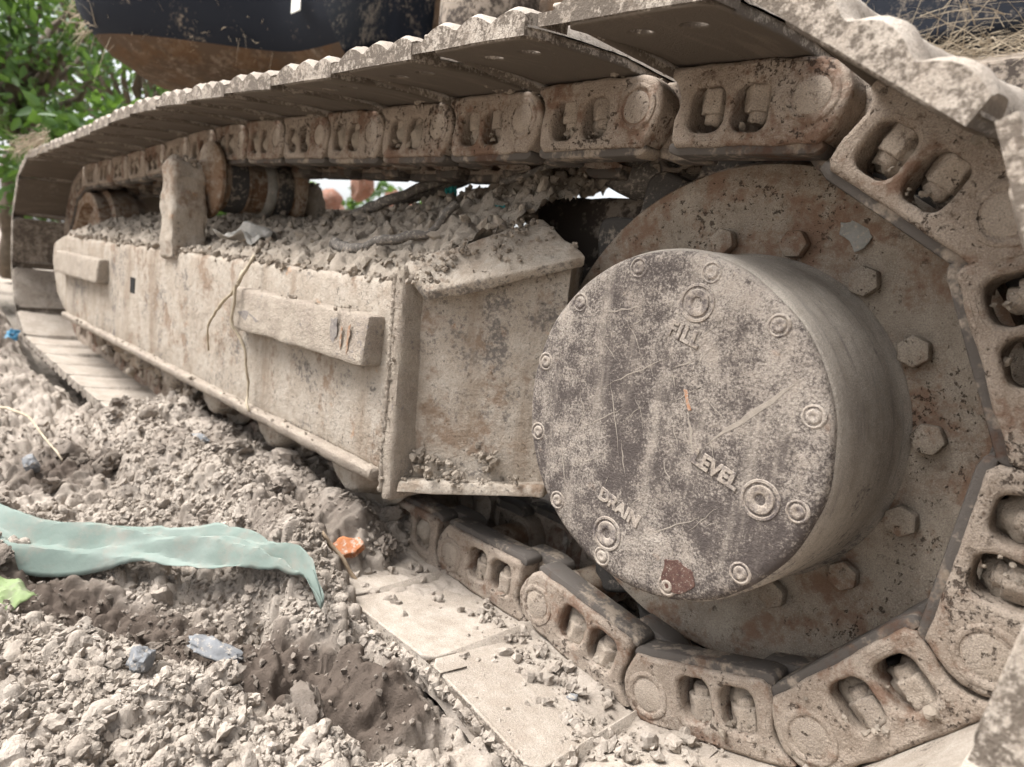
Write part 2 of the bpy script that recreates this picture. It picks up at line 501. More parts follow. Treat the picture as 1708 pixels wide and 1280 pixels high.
def part(name, me, mat=None, parent=None, mw=None):
    """a part of the excavator given in world coordinates"""
    o = add(name, me, mat, parent if parent is not None else exc)
    mw = mw if mw is not None else Matrix.Identity(4)
    if parent is None or parent is exc:
        o.matrix_parent_inverse = Matrix.Identity(4)
        o.matrix_basis = exc_inv @ mw
        o['_mw'] = 0
    else:
        o.matrix_basis = mw
    return o

def subpart(name, me, mat, parent, parent_mw, mw=None):
    """a sub-part whose mesh (or mw) is in world coordinates"""
    o = add(name, me, mat, parent)
    o.matrix_basis = parent_mw.inverted() @ (mw if mw is not None else Matrix.Identity(4))
    return o

I4 = Matrix.Identity(4)

# ================================================================== LINK MESHES (local: x along track, y outward normal, z lateral toward the open side)
def arc(cx, cy, r, a0, a1, n):
    return [(cx + r * math.cos(math.radians(a0 + (a1 - a0) * i / n)), cy + r * math.sin(math.radians(a0 + (a1 - a0) * i / n))) for i in range(n + 1)]
def rrect(x0, x1, y0, y1, r, n=5):
    return arc(x1 - r, y1 - r, r, 0, 90, n) + arc(x0 + r, y1 - r, r, 90, 180, n) + arc(x0 + r, y0 + r, r, 180, 270, n) + arc(x1 - r, y0 + r, r, 270, 360, n)

def make_link_meshes(vs=0):
    # outer plate: pin boss at x=0, rail side at -y, shoe side at +y
    out = arc(0, 0, 0.0290, 82, 205, 14) + [(-0.0245, -0.0175), (-0.0190, -0.0270), (-0.0100, -0.0365), (0.118, -0.0365), (0.1235, -0.031), (0.1245, -0.020)]
    out += [(P - 0.0320 * math.cos(math.radians(a_)), 0.0320 * math.sin(math.radians(a_))) for a_ in range(-24, 61, 12)]
    out += [(0.134, 0.0315), (0.112, 0.0318), (0.036, 0.0318), (0.022, 0.0300), (0.010, 0.0292)]
    w1 = rrect(0.0345, 0.0665, -0.0255, 0.0135, 0.011)[::-1]
    w2 = rrect(0.0760, 0.1085, -0.0255, 0.0135, 0.011)[::-1]
    b1 = bm_of(curve_plate('link_plate', [out, w1, w2], 0.016, 0.0040))
    bmesh.ops.translate(b1, verts=b1.verts, vec=(0, 0, YL - 0.016))
    # tail eye tucked behind the next boss
    tail = [(0.116, -0.036)] + arc(P, 0, 0.030, -80, 85, 14) + [(0.116, 0.031)]
    b2 = bm_of(curve_plate('link_tail', [tail], 0.013, 0.003))
    bmesh.ops.translate(b2, verts=b2.verts, vec=(0, 0, YL - 0.044))
    b3 = bm_prism([(0.104, -0.034), (0.122, -0.034), (0.1235, -0.020), (0.1205, -0.010), (0.1205, 0.012), (0.128, 0.029), (0.104, 0.030), (0.1105, 0.017), (0.1115, 0.008), (0.1115, -0.0245), (0.104, -0.0270)], 'z', YL - 0.056, YL - 0.006)
    # faint collar round the pin
    b4 = lathe([(0.0160, YL - 0.002), (0.0166, YL + 0.0006), (0.0190, YL + 0.0016), (0.0215, YL + 0.0010), (0.0240, YL - 0.003)], 40, 'z')
    bmf = join_bm([b1, b2, b3, b4])
    organic(bmf, 0.009, 0.0016, 45, 0.0008, 150, vs)
    me = me_bm('track_link', bmf, True, 45)
    # rail: wide wear surface on the inner side
    ro = [(-0.0155, -0.0385), (-0.008, -0.0435), (0.118, -0.0435), (0.128, -0.0405), (0.128, -0.032), (-0.013, -0.032)]
    rb = bm_prism(ro, 'z', YL - 0.033, YL - 0.0052)
    bevel(rb, 0.0030, 2, 40)
    rt = bm_prism([(0.104, -0.0428), (0.143, -0.0428), (0.156, -0.0390), (0.160, -0.030), (0.104, -0.030)], 'z', YL - 0.0575, YL - 0.0312)
    bevel(rt, 0.0030, 2, 40)
    rb = join_bm([rb, rt])
    rme = me_bm('rail', rb, True, 40)
    pb = lathe([(0, YL + 0.0010), (0.012, YL + 0.0010), (0.0146, YL + 0.0002), (0.0155, YL - 0.003), (0.0155, -0.0)], 36, 'z')
    pme = me_bm('pin', pb, True, 40)
    # nut standing on the shoe side of the window, axis along y (outward normal)
    nb = []
    hexp = [(0.0148 * math.cos(math.pi / 3 * i + 0.3), 0.0148 * math.sin(math.pi / 3 * i + 0.3)) for i in range(6)]
    h = bm_prism(hexp, 'y', -0.007, 0.0145); bevel(h, 0.0016, 2, 25)
    nb.append(h)
    t = lathe([(0, -0.0155), (0.0060, -0.0155), (0.0088, -0.0130), (0.0095, -0.006), (0.0095, 0.002)], 16, 'y')
    nb.append(t)
    nbm = join_bm(nb)
    organic(nbm, 0.004, 0.0014, 130, 0.0007, 330)
    nme = me_bm('nut', nbm, True, 40)
    bu = lathe([(0.0205, -0.062), (0.0215, -0.058), (0.0215, 0.058), (0.0205, 0.062)], 24, 'z')
    bme = me_bm('bushing', bu, True, 40)
    return me, rme, pme, nme, bme

LK, RAIL, PIN, NUT, BUSH = make_link_meshes(0)
LK2, RAIL2, PIN2, NUT2, BUSH2 = make_link_meshes(4)

# ---- shoe: plate with two relief holes near each end, three rounded grousers, bent lips; local x along track, y outward, z lateral
SH = 0.235
def make_shoe(seed, with_holes=True):
    x0, x1 = (0.008, 0.1350) if with_holes else (0.001, 0.1505)
    xl = x1
    L = []
    nn = 26
    c = 0.010
    for i in range(nn + 1):
        L.append((x1, -SH + c + (2 * SH - 2 * c) * i / nn))
    L.append((x1 - c, SH))
    for i in range(1, 8): L.append((x1 - c - (x1 - x0 - 2 * c) * i / 8, SH))
    L.append((x0 + c, SH))
    for i in range(nn + 1): L.append((x0, SH - c - (2 * SH - 2 * c) * i / nn))
    L.append((x0 + c, -SH))
    for i in range(1, 8): L.append((x0 + c + (x1 - x0 - 2 * c) * i / 8, -SH))
    L.append((x1 - c, -SH))
    L = [(p[0] + 0.0012 * mnoise.noise(Vector((p[0] * 70, p[1] * 40, seed + .5))), p[1]) for p in L]
    holes = []
    if with_holes:
        for hx in (0.0475, 0.0945):
            for hz in (-0.190, 0.190):
                holes.append([(hx + 0.0095 * math.cos(-2 * math.pi * i / 16), hz + 0.0095 * math.sin(-2 * math.pi * i / 16)) for i in range(16)])
    pl = bm_of(curve_plate('shoe_plate', [L] + holes, 0.0048, 0.0020))
    # curve lies in local XY -> plate in local XZ with thickness along y, inner face at 0.0365
    bmesh.ops.transform(pl, matrix=Matrix(((1, 0, 0, 0), (0, 0, 1, 0.0370), (0, 1, 0, 0), (0, 0, 0, 1))), verts=pl.verts)
    parts = [pl]
    nz = 48
    for gx, gw, gh in ((0.024, 0.0195, 0.0170), (0.0715, 0.0190, 0.0150), (0.1175, 0.0185, 0.0170)):
        bm = bmesh.new()
        rows = []
        for j in range(nz + 1):
            z = -SH + 0.001 + (2 * SH - 0.002) * j / nz
            endf = min(1.0, (SH - abs(z)) / 0.014 + 0.72)
            wob = 1 + 0.16 * mnoise.noise(Vector((gx * 40 + seed * 5, z * 9, 1.3))) + 0.10 * mnoise.noise(Vector((gx * 40 + seed * 5, z * 40, 4.3)))
            row = []
            for i in range(13):
                t = -1 + 2 * i / 12
                px = gx + t * gw + 0.0018 * mnoise.noise(Vector((z * 12, t * 2 + seed, gx * 30)))
                hh = 0.0409 + (gh * endf * wob) * (max(0.0, math.cos(t * math.pi / 2)) ** 0.8) + 0.0009 * mnoise.noise(Vector((z * 90, t * 5, seed + gx * 10)))
                row.append(bm.verts.new((px, hh, z)))
            rows.append(row)
        for A, B in zip(rows[:-1], rows[1:]):
            for i in range(12): bm.faces.new((A[i], A[i + 1], B[i + 1], B[i]))
        bm.faces.new(rows[0]); bm.faces.new(rows[-1][::-1])
        parts.append(bm)
    # dry clay packed between the grousers at both ends
    for sgn in (-1, 1):
        bm = bmesh.new(); rows = []
        for j in range(7):
            z = sgn * (SH + 0.0025 - 0.034 * j / 6)
            fall = 1 - max(0, (j - 3) / 3) ** 2
            row = []
            for i in range(31):
                t = i / 30
                px = x0 - 0.002 + (x1 - x0 + 0.026) * t
                w_ = max(0.0, max(math.cos(min(1, abs(px - g_) / 0.026) * math.pi / 2) for g_ in (0.024, 0.0715, 0.1175)))
                hh = 0.0400 + (0.0055 + 0.0135 * w_ ** 0.9) * (0.25 + 0.75 * fall) * (1 if j else 0.80) + 0.0010 * mnoise.noise(Vector((px * 50, z * 50, seed + 3.0)))
                row.append(bm.verts.new((px, hh, z)))
            rows.append(row)
        low_ = [bm.verts.new((v.co.x, 0.0345, sgn * (SH + 0.0015))) for v in rows[0]]
        inn_ = [bm.verts.new((v.co.x, 0.0345, v.co.z)) for v in rows[-1]]
        for i in (0, 30): bm.faces.new([low_[i]] + [r[i] for r in rows] + [inn_[i]])
        for A, B in zip([low_] + rows[:-1], rows):
            for i in range(30): bm.faces.new((A[i], A[i + 1], B[i + 1], B[i]))
        bmesh.ops.recalc_face_normals(bm, faces=bm.faces)
        parts.append(bm)
    # trailing lip stepped outward so that it overlaps the neighbour and leaves a dark joint between the plates
    lip = bm_prism([(xl - 0.0025, 0.0335), (xl + 0.005, 0.0455), (xl + 0.0195, 0.0485), (xl + 0.020, 0.0530), (xl + 0.003, 0.0525), (xl - 0.0045, 0.0415)], 'z', -SH + 0.006, SH - 0.006)
    bevel(lip, 0.0015, 1, 30)
    parts.append(lip)
    bm = join_bm(parts)
    for v in bm.verts:                      # ends worn and bent a little towards the ground side
        e = max(0.0, abs(v.co.z) - 0.10) / 0.132
        v.co.y -= 0.0135 * e ** 1.4
        v.co.y += 0.0012 * mnoise.noise(Vector((v.co.x * 14 + seed * 7, v.co.z * 14, 0.4)))
        if with_holes: v.co.y += (v.co.x - 0.060) * 0.026
    return me_bm('track_shoe', bm, True, 50)
SHOES = [make_shoe(s) for s in range(3)]
SHOES_FILLED = [make_shoe(s + 5, False) for s in range(3)]

def frame_mat(i):
    a = Vector((pins[i][0], 0, pins[i][1])); b = Vector((pins[(i + 1) % NP_][0], 0, pins[(i + 1) % NP_][1]))
    d = (b - a).normalized()
    n = Vector((d.z, 0, -d.x))
    l = Vector((0, -1, 0))          # lateral toward the camera side
    if d.cross(n).dot(l) < 0: pass
    return Matrix(((d.x, n.x, l.x, a.x), (d.y, n.y, l.y, a.y), (d.z, n.z, l.z, a.z), (0, 0, 0, 1)))

FLIP = Matrix.Diagonal((1, 1, -1, 1))
def fill_mesh():
    bm = bmesh.new()
    bmesh.ops.create_icosphere(bm, subdivisions=3, radius=1.0)
    for v in bm.verts:
        v.co = Vector((v.co.x * 0.0185, v.co.y * 0.0200, v.co.z * 0.0150)) * (1 + 0.35 * mnoise.noise(v.co * 2.3) + 0.2 * mnoise.noise(v.co * 6))
    return me_bm('mud_fill', bm, True)
FILL = fill_mesh()
for i in range(NP_):
    m = frame_mat(i)
    low = pins[i][1] < -0.15 or pins[i][0] < -2.2
    sh = part('track_shoe', (SHOES_FILLED if low else SHOES)[i % 3], M['shoe'], None, m)
    lo = part('track_link', LK if i % 2 else LK2, M['link'], None, m)
    add('rail', RAIL, M['rail'], lo)
    add('pin', PIN, M['nut'], lo)
    for u in (0.0505, 0.0925):
        q = add('nut', NUT, M['nut'], lo)
        q.matrix_basis = Matrix.Translation((u, random.uniform(-.001, .001), YL - 0.0195)) @ Matrix.Rotation(random.uniform(-.5, .5), 4, 'Y')
    add('bushing', BUSH, M['roller'], lo)
    for u in (0.0505, 0.0925):
        if (pins[i][1] > 0 and pins[i][0] < 0.02) or random.random() < 0.4:
            f_ = add('mud_fill', FILL, M['crumb'], lo)
            f_.matrix_basis = Matrix.Translation((u - 0.002, random.uniform(-0.010, 0.0), YL - (0.025 if pins[i][0] > -0.3 else 0.014) - random.uniform(0, 0.006))) @ Matrix.Rotation(random.uniform(0, 6), 4, 'Z') @ Matrix.Scale(random.uniform(0.85, 1.1), 4)
    li = part('track_link', LK, M['link'], None, m @ FLIP)
    add('rail', RAIL, M['rail'], li)

# ================================================================== SPROCKET
NT = 21
prof = []
tip, val = 0.275, 0.2445
ph_tip = math.radians(-64.7)
loop = []
steps = 16
for k in range(NT):
    for s in range(steps):
        t = s / steps
        w = 0.5 + 0.5 * math.cos(2 * math.pi * t)
        w = w ** 0.75
        rr = val + (tip - val) * w + 0.0012 * mnoise.noise(Vector((k * 3.3, t * 6, 2.0)))
        a = ph_tip + 2 * math.pi * (k + t) / NT
        loop.append((rr * math.sin(a), rr * math.cos(a)))
hole = [(0.10 * math.sin(-2 * math.pi * i / 48), 0.10 * math.cos(-2 * math.pi * i / 48)) for i in range(48)]
tb = bm_of(curve_plate('sprocket_teeth', [loop, hole], 0.017, 0.005))
# curve XY -> world XZ, thickness along Y
bmesh.ops.transform(tb, matrix=Matrix(((1, 0, 0, 0), (0, 0, 1, 0.018), (0, 1, 0, 0), (0, 0, 0, 1))), verts=tb.verts)
spr_me = me_bm('sprocket', tb, True, 35)
spr = part('sprocket', spr_me, M['teeth'])
disc = lathe([(0.10, 0.02), (0.10, -0.0045), (0.188, -0.005), (0.196, -0.0065), (0.203, -0.0105), (0.226, -0.0125), (0.2385, -0.0105), (0.2425, -0.004), (0.2435, 0.004), (0.2435, 0.03)], 160, 'y', 0.0008)
dsc = subpart('disc', me_bm('disc', disc, True, 45), M['sprocket'], spr, I4)
hexp = [(0.0135 * math.cos(math.pi / 3 * i), 0.0135 * math.sin(math.pi / 3 * i)) for i in range(6)]
hb = bm_prism(hexp, 'y', -0.0125, 0.0); bevel(hb, 0.0022, 2, 25)
BOLT = me_bm('bolt', hb, True, 40)
for k in range(15):
    a = -0.2173 + 2 * math.pi * k / 15
    mw = Matrix.Translation((0.1704 * math.sin(a), -0.0045, 0.1704 * math.cos(a))) @ Matrix.Rotation(random.uniform(0, 1.0), 4, 'Y')
    subpart('bolt', BOLT, M['sprocket'], spr, I4, mw)

M['paint'] = plain('pale_paint', (0.26, 0.255, 0.235), (0.20, 0.195, 0.175), 0.8, 90, dustamt=0.4)
# ================================================================== FINAL DRIVE
A = 0.1436
drum = lathe([(0.118, -A + 0.004), (0.1385, -A + 0.0035), (0.1445, -A + 0.0055), (0.1480, -A + 0.012), (0.1490, -0.11), (0.1505, -0.07), (0.1525, -0.03), (0.1535, -0.012), (0.156, -0.009), (0.157, -0.004)], 160, 'y', 0.0007)
dr = part('final_drive_housing', me_bm('final_drive_housing', drum, True, 60), M['drum'])
cov = lathe([(0, -A), (0.06, -A), (0.10, -A), (0.136, -A), (0.1425, -A + 0.0012), (0.1455, -A + 0.004), (0.1462, -A + 0.008), (0.1455, -A + 0.011)], 192, 'y', 0.0012, seed=4)
cv = part('cover_plate', me_bm('cover_plate', cov, True, 60), M['cover'])
ring = lathe([(0.0092, 0.0005), (0.0085, -0.0005), (0.0074, -0.0006), (0.0066, 0.0004), (0.0058, 0.0005), (0.0050, -0.0008), (0.0030, -0.0012), (0.0018, -0.0004), (0, 0.0)], 28, 'y')
CB = me_bm('cover_bolt', ring, True, 50)
for k in range(12):
    a = math.radians(14.2 + 30 * k)
    subpart('cover_bolt', CB, M['raised'], cv, I4, Matrix.Translation((0.1338 * math.sin(a), -A, 0.1338 * math.cos(a))))
pl = lathe([(0.0160, 0.0006), (0.0152, -0.0009), (0.0134, -0.0010), (0.0124, 0.0003), (0.0114, 0.0003), (0.0104, -0.0012), (0.0056, -0.0014), (0.0042, -0.0004), (0.0038, 0.004), (0, 0.005)], 36, 'y')
PL = me_bm('plug', pl, True, 50)
for a, r in ((13, 0.108), (108, 0.107), (196, 0.1115)):
    a = math.radians(a)
    subpart('plug', PL, M['raised'], cv, I4, Matrix.Translation((r * math.sin(a), -A, r * math.cos(a))))
def text_part(s, cx, cz, size, rot, spacing=1.0, sink=0.0):
    cu = bpy.data.curves.new('txt', 'FONT')
    cu.body = s; cu.size = size; cu.extrude = 0.0005; cu.bevel_depth = 0.0005; cu.align_x = 'CENTER'; cu.align_y = 'CENTER'; cu.space_character = spacing; cu.offset = 0.0004
    ob = bpy.data.objects.new('tmp', cu); COL.objects.link(ob)
    me = bpy.data.meshes.new_from_object(ob.evaluated_get(bpy.context.evaluated_depsgraph_get()))
    bpy.data.objects.remove(ob); bpy.data.curves.remove(cu)
    mw = Matrix.Translation((cx, -A - 0.0003 + sink, cz)) @ Matrix.Rotation(math.radians(rot), 4, 'Y') @ Matrix.Rotation(math.pi / 2, 4, 'X')
    me.materials.clear()
    return subpart('lettering', me, M['raised'], cv, I4, mw)
text_part('FILL', 0.017, 0.079, 0.0165, 16, 1.1)
text_part('LEVEL', 0.062, -0.021, 0.0165, 17, 1.0)
text_part('DRAIN', -0.022, -0.080, 0.0155, 17, 1.0, 0.0005)
# wet reddish oil stain: a thin crust with its own outline
def crust(name, pts, y, th, mat, parent, seed=0, sub=40):
    out = []
    n = len(pts)
    for i in range(n):
        a = Vector(pts[i]); b = Vector(pts[(i + 1) % n])
        for s in range(5):
            p = a.lerp(b, s / 5)
            out.append((p.x + 0.0022 * mnoise.noise(Vector((p.x * 120, p.y * 120, seed))), p.y + 0.0022 * mnoise.noise(Vector((p.x * 120, p.y * 120, seed + 7)))))
    me = curve_plate(name, [out], th / 2, th * 0.4)
    mw = Matrix.Translation((0, y, 0)) @ Matrix.Rotation(math.pi / 2, 4, 'X')
    me.materials.clear()
    return subpart(name, me, mat, parent, I4, mw)
M['stain'] = plain('red_brown_stain', (0.062, 0.030, 0.024), (0.10, 0.055, 0.042), 0.8, 160, dustamt=0.25)
crust('stain', [(0.030, -0.108), (0.042, -0.104), (0.058, -0.108), (0.062, -0.118), (0.055, -0.126), (0.046, -0.131), (0.036, -0.131), (0.031, -0.126)], -A - 0.0002, 0.0008, M['stain'], cv, 3)
crust('paint_patch', [(0.070, 0.186), (0.079, 0.188), (0.084, 0.198), (0.092, 0.197), (0.091, 0.189), (0.099, 0.176), (0.094, 0.166), (0.087, 0.163), (0.080, 0.172), (0.072, 0.177)], -0.0100, 0.0014, M['paint'], spr, 9)
M['scar'] = plain('orange_scrape', (0.36, 0.16, 0.08), (0.30, 0.19, 0.125), 0.8, 200, dustamt=0.5)
crust('paint_scrape', [(0.024, 0.035), (0.027, 0.035), (0.034, 0.021), (0.032, 0.020)], -A - 0.0002, 0.0006, M['scar'], cv, 5)
M['scratch'] = plain('dust_scratch', (0.31, 0.27, 0.225), (0.25, 0.215, 0.18), 0.9, 260)
for (x0, z0, x1, z1, w) in ((0.05, -0.005, 0.118, 0.062, 0.0055), (-0.06, 0.02, 0.01, 0.062, 0.0012), (0.030, 0.02, 0.042, -0.016, 0.003), (-0.075, 0.085, -0.02, 0.10, 0.0015), (-0.05, 0.03, -0.03, -0.035, 0.0012),
                            (-0.075, -0.02, -0.03, 0.01, 0.0015), (0.0, -0.10, 0.06, -0.06, 0.0012), (-0.10, -0.03, -0.085, -0.085, 0.001), (0.01, 0.05, 0.035, 0.062, 0.0012), (-0.03, -0.02, -0.02, -0.05, 0.001)) + tuple((lambda x_, z_, a_, l_: (x_, z_, x_ + l_ * math.cos(a_), z_ + l_ * math.sin(a_), 0.0007))(random.uniform(-0.09, 0.07), random.uniform(-0.08, 0.08), random.choice((0.5, 0.65, 0.8, 2.0, -0.9)) + random.gauss(0, .2), random.uniform(0.012, 0.045)) for _ in range(26)):
    d = Vector((x1 - x0, z1 - z0)).normalized(); n = Vector((-d.y, d.x)) * w
    crust('scratch', [(x0, z0), (x0 + n.x * .5 + (x1 - x0) * .5, z0 + n.y * .5 + (z1 - z0) * .5), (x1, z1), (x0 - n.x * .5 + (x1 - x0) * .5, z0 - n.y * .5 + (z1 - z0) * .5)], -A - 0.00005, 0.0002, M['scratch'], cv, x0 * 50)

# ================================================================== TRACK FRAME
YF = -0.17
fr = bm_prism([(-0.352, 0.092), (-2.12, 0.086), (-2.24, 0.062), (-2.27, 0.0), (-2.20, -0.10), (-2.05, -0.150), (-0.352, -0.142)], 'y', YF, 0.11)
bevel(fr, 0.010, 3, 30)
organic(fr, 0.05, 0.003, 9, 0.0012, 40)
tf = part('track_frame', me_bm('track_frame', fr, True, 40), M['frame'])
# bottom flange with a rounded lip
fl = bm_prism([(YF - 0.012, -0.136), (YF - 0.014, -0.146), (YF - 0.008, -0.156), (YF + 0.08, -0.156), (YF + 0.08, -0.14)], 'x', -2.06, -0.358)
bevel(fl, 0.005, 2, 30); organic(fl, 0.02, 0.0018, 22, 0.001, 70)
subpart('bottom_flange', me_bm('bottom_flange', fl, True, 45), M['weld'], tf, I4)
# guards welded to the side
def ledge(x0, x1, z0, z1, d, seed):
    b = bm_hexa([(x0, YF - d, z0), (x1, YF - d, z0 + 0.004), (x1, YF + 0.01, z0 + 0.004), (x0, YF + 0.01, z0), (x0, YF - d * 0.8, z1), (x1, YF - d * 0.8, z1), (x1, YF + 0.01, z1), (x0, YF + 0.01, z1)])
    bevel(b, 0.005, 2, 30); organic(b, 0.013, 0.0022, 30, 0.0012, 90, seed)
    return subpart('step_ledge', me_bm('step_ledge', b, True, 45), M['weld'], tf, I4)
ledge(-0.775, -0.372, -0.018, 0.047, 0.028, 1)
ledge(-2.09, -1.60, -0.022, 0.042, 0.028, 2)
M['rusty'] = plain('rust_run', (0.27, 0.15, 0.085), (0.25, 0.175, 0.125), 0.9, 120, dustamt=0.5)
M['soot'] = plain('dark_scuff', (0.13, 0.115, 0.11), (0.20, 0.175, 0.155), 0.9, 140, dustamt=0.35)
def side_stain(name, poly, y, mat, seed):
    out = []
    n = len(poly)
    for i in range(n):
        a_ = Vector(poly[i]); b_ = Vector(poly[(i + 1) % n])
        for k in range(6):
            p = a_.lerp(b_, k / 6)
            out.append((p.x + 0.003 * mnoise.noise(Vector((p.x * 150, p.y * 150, seed))), p.y + 0.003 * mnoise.noise(Vector((p.x * 150, p.y * 150, seed + 7)))))
    me = curve_plate(name, [out], 0.0005, 0.0003)
    me.materials.clear()
    return subpart(name, me, mat, tf, I4, Matrix.Translation((0, y, 0)) @ Matrix.Rotation(math.pi / 2, 4, 'X'))
# slot in the side drawn as a flat block, the opening's shade painted near-black
sl_o = rrect(-1.415, -1.375, -0.022, 0.016, 0.004)
b = bm_box(-1.412, -1.378, YF - 0.001, YF + 0.004, -0.020, 0.015)
M['hole_shade'] = plain('painted_hole_shade', (0.012, 0.010, 0.009), None, 1.0, 20, 0)  # near-black colour standing in for the shade inside openings
subpart('slot_shade', me_bm('slot_shade', b), M['hole_shade'], tf, I4)
yl_ = YF - 0.0268
side_stain('rust_run', [(-0.408, 0.030), (-0.403, 0.031), (-0.404, 0.012), (-0.408, -0.006), (-0.411, 0.008)], yl_, M['rusty'], 1)
side_stain('rust_run', [(-0.424, 0.028), (-0.421, 0.028), (-0.422, -0.002), (-0.426, 0.004)], yl_ - 0.0002, M['rusty'], 2)
side_stain('scuff', [(-0.452, 0.034), (-0.436, 0.036), (-0.434, 0.018), (-0.440, 0.006), (-0.446, -0.010), (-0.455, -0.008), (-0.450, 0.012)], yl_ + 0.0002, M['soot'], 3)
side_stain('scuff', [(-0.74, 0.010), (-0.71, 0.016), (-0.66, 0.004), (-0.70, -0.004)], yl_ + 0.0008, M['soot'], 4)
# end flange where the rear nose is welded on
b = bm_prism([(-0.362, 0.105), (-0.338, 0.112), (-0.334, 0.07), (-0.326, -0.168), (-0.345, -0.172), (-0.352, -0.150)], 'y', YF - 0.004, 0.10)
bevel(b, 0.006, 2, 30); organic(b, 0.016, 0.0025, 22, 0.0015, 80, 3)
subpart('end_flange', me_bm('end_flange', b, True, 45), M['weld'], tf, I4)
# weld bead down the joint
pts = [(-0.3525 + 0.006 * t + random.gauss(0, 0.0006), YF - 0.003, 0.10 - 0.262 * t) for t in np.linspace(0, 1, 110)]
b = tube_bm(pts, [0.0036 + 0.0009 * random.uniform(-1, 1) for _ in pts], 8, 0.2)
subpart('weld_bead', me_bm('weld_bead', b, True), M['weld'], tf, I4)
# rear nose side plate, angled inward behind the sprocket
b = bm_hexa([(-0.335, -0.146, -0.158), (-0.185, -0.055, -0.126), (-0.25, 0.05, -0.13), (-0.36, 0.09, -0.158), (-0.335, -0.146, 0.10), (-0.190, -0.055, 0.130), (-0.25, 0.05, 0.13), (-0.36, 0.09, 0.10)])
organic(b, 0.016, 0.002, 18, 0.0010, 70, 4)
subpart('nose_plate', me_bm('nose_plate', b, True, 40), M['frame'], tf, I4)
# hood plate: slants up and back; D-C is its front lower edge
Apt, Bpt, Cpt, Dpt = Vector((-0.347, -0.168, 0.113)), Vector((-0.268, -0.030, 0.182)), Vector((-0.165, -0.062, 0.1405)), Vector((-0.300, -0.166, 0.0825))
dn = Vector((-0.006, 0.006, -0.012))
b = bm_hexa([Dpt + dn, Cpt + dn, Bpt + dn, Apt + dn, Dpt, Cpt, Bpt, Apt])
bevel(b, 0.003, 2, 30); organic(b, 0.011, 0.0024, 26, 0.0014, 85, 5)
subpart('hood_plate', me_bm('hood_plate', b, True, 45), M['frame'], tf, I4)
# lower lip of the nose
b = bm_hexa([(-0.322, -0.170, -0.157), (-0.175, -0.072, -0.131), (-0.23, 0.02, -0.131), (-0.36, -0.10, -0.157), (-0.324, -0.166, -0.143), (-0.178, -0.070, -0.118), (-0.23, 0.02, -0.118), (-0.36, -0.10, -0.143)])
bevel(b, 0.003, 2, 30); organic(b, 0.013, 0.0022, 24, 0.001, 80, 6)
subpart('nose_lip', me_bm('nose_lip', b, True, 45), M['frame'], tf, I4)

# travel motor and its guard, inboard of the sprocket
b = bm_box(-0.372, -0.105, 0.060, 0.36, -0.12, 0.222); bevel(b, 0.012, 2); organic(b, 0.03, 0.004, 16, 0.0015, 60, 12)
subpart('motor_guard', me_bm('motor_guard', b, True, 45), M['darkpart'], tf, I4)
b = lathe([(0, 0.30), (0.12, 0.30), (0.13, 0.28), (0.13, 0.10), (0.15, 0.08), (0.15, 0.036)], 48, 'y')
part('travel_motor', me_bm('travel_motor', b, True, 40), M['darkpart'])

# ---- carrier roller with its two posts
def post(y0, y1, h, seed):
    b = bm_prism([(-1.185, 0.07), (-1.105, 0.07), (-1.110, 0.17), (-1.112, h - 0.03), (-1.130, h), (-1.165, h + 0.003), (-1.182, h - 0.02), (-1.186, 0.17)], 'y', y0, y1)
    bevel(b, 0.008, 2, 30); organic(b, 0.009, 0.007, 22, 0.0035, 70, seed)
    return part('roller_post', me_bm('roller_post', b, True, 45), M['frame'])
post(-0.182, -0.116, 0.262, 8)
post(0.092, 0.140, 0.262, 9)
rp = lathe([(0, -0.125), (0.034, -0.125), (0.036, -0.118), (0.040, -0.112), (0.072, -0.106), (0.076, -0.102), (0.076, -0.096), (0.070, -0.091), (0.058, -0.088), (0.058, -0.036), (0.052, -0.033), (0.052, 0.010), (0.056, 0.012), (0.058, 0.018), (0.058, 0.058), (0.066, 0.062), (0.074, 0.070), (0.074, 0.078), (0.04, 0.082), (0.032, 0.092), (0, 0.092)], 56, 'y', 0.0006)
cr_m = Matrix.Translation((-1.15, 0.0, 0.236))
cr = part('carrier_roller', me_bm('carrier_roller', rp, True, 40), M['roller'], None, cr_m)
bd = lathe([(0.0588, -0.078), (0.0592, -0.076), (0.0592, -0.044), (0.0588, -0.042)], 48, 'y')
add('band', me_bm('band', bd, True, 40), M['rubber'], cr)
bd = lathe([(0.0588, 0.020), (0.0594, 0.022), (0.0594, 0.052), (0.0588, 0.054)], 48, 'y')
add('band', me_bm('band', bd, True, 40), M['rubber'], cr)
# torn film wrapped round the roller
bd = lathe([(0.0545, -0.002), (0.0575, 0.002), (0.060, 0.008), (0.0605, 0.014), (0.0585, 0.018)], 40, 'y', 0.004, seed=3)
add('torn_film', me_bm('torn_film', bd, True, 60), M['bag'], cr)

# ---- bottom rollers
rp = lathe([(0, -0.148), (0.046, -0.148), (0.054, -0.140), (0.058, -0.120), (0.062, -0.106), (0.078, -0.101), (0.082, -0.095), (0.079, -0.086), (0.055, -0.080), (0.060, -0.04), (0.045, -0.034), (0.045, 0.034), (0.060, 0.04), (0.062, 0.08), (0.076, 0.084), (0.076, 0.094), (0, 0.11)], 48, 'y', 0.0012)
for v in rp.verts:
    v.co += v.co.normalized() * (0.004 * mnoise.noise(v.co * 28) + 0.002 * mnoise.noise(v.co * 80))
BR = me_bm('bottom_roller', rp, True, 50)
for x in (-0.468, -0.715, -0.965, -1.215, -1.465, -1.715):
    part('bottom_roller', BR, M['frame'], None, Matrix.Translation((x, 0.0, -0.148)))
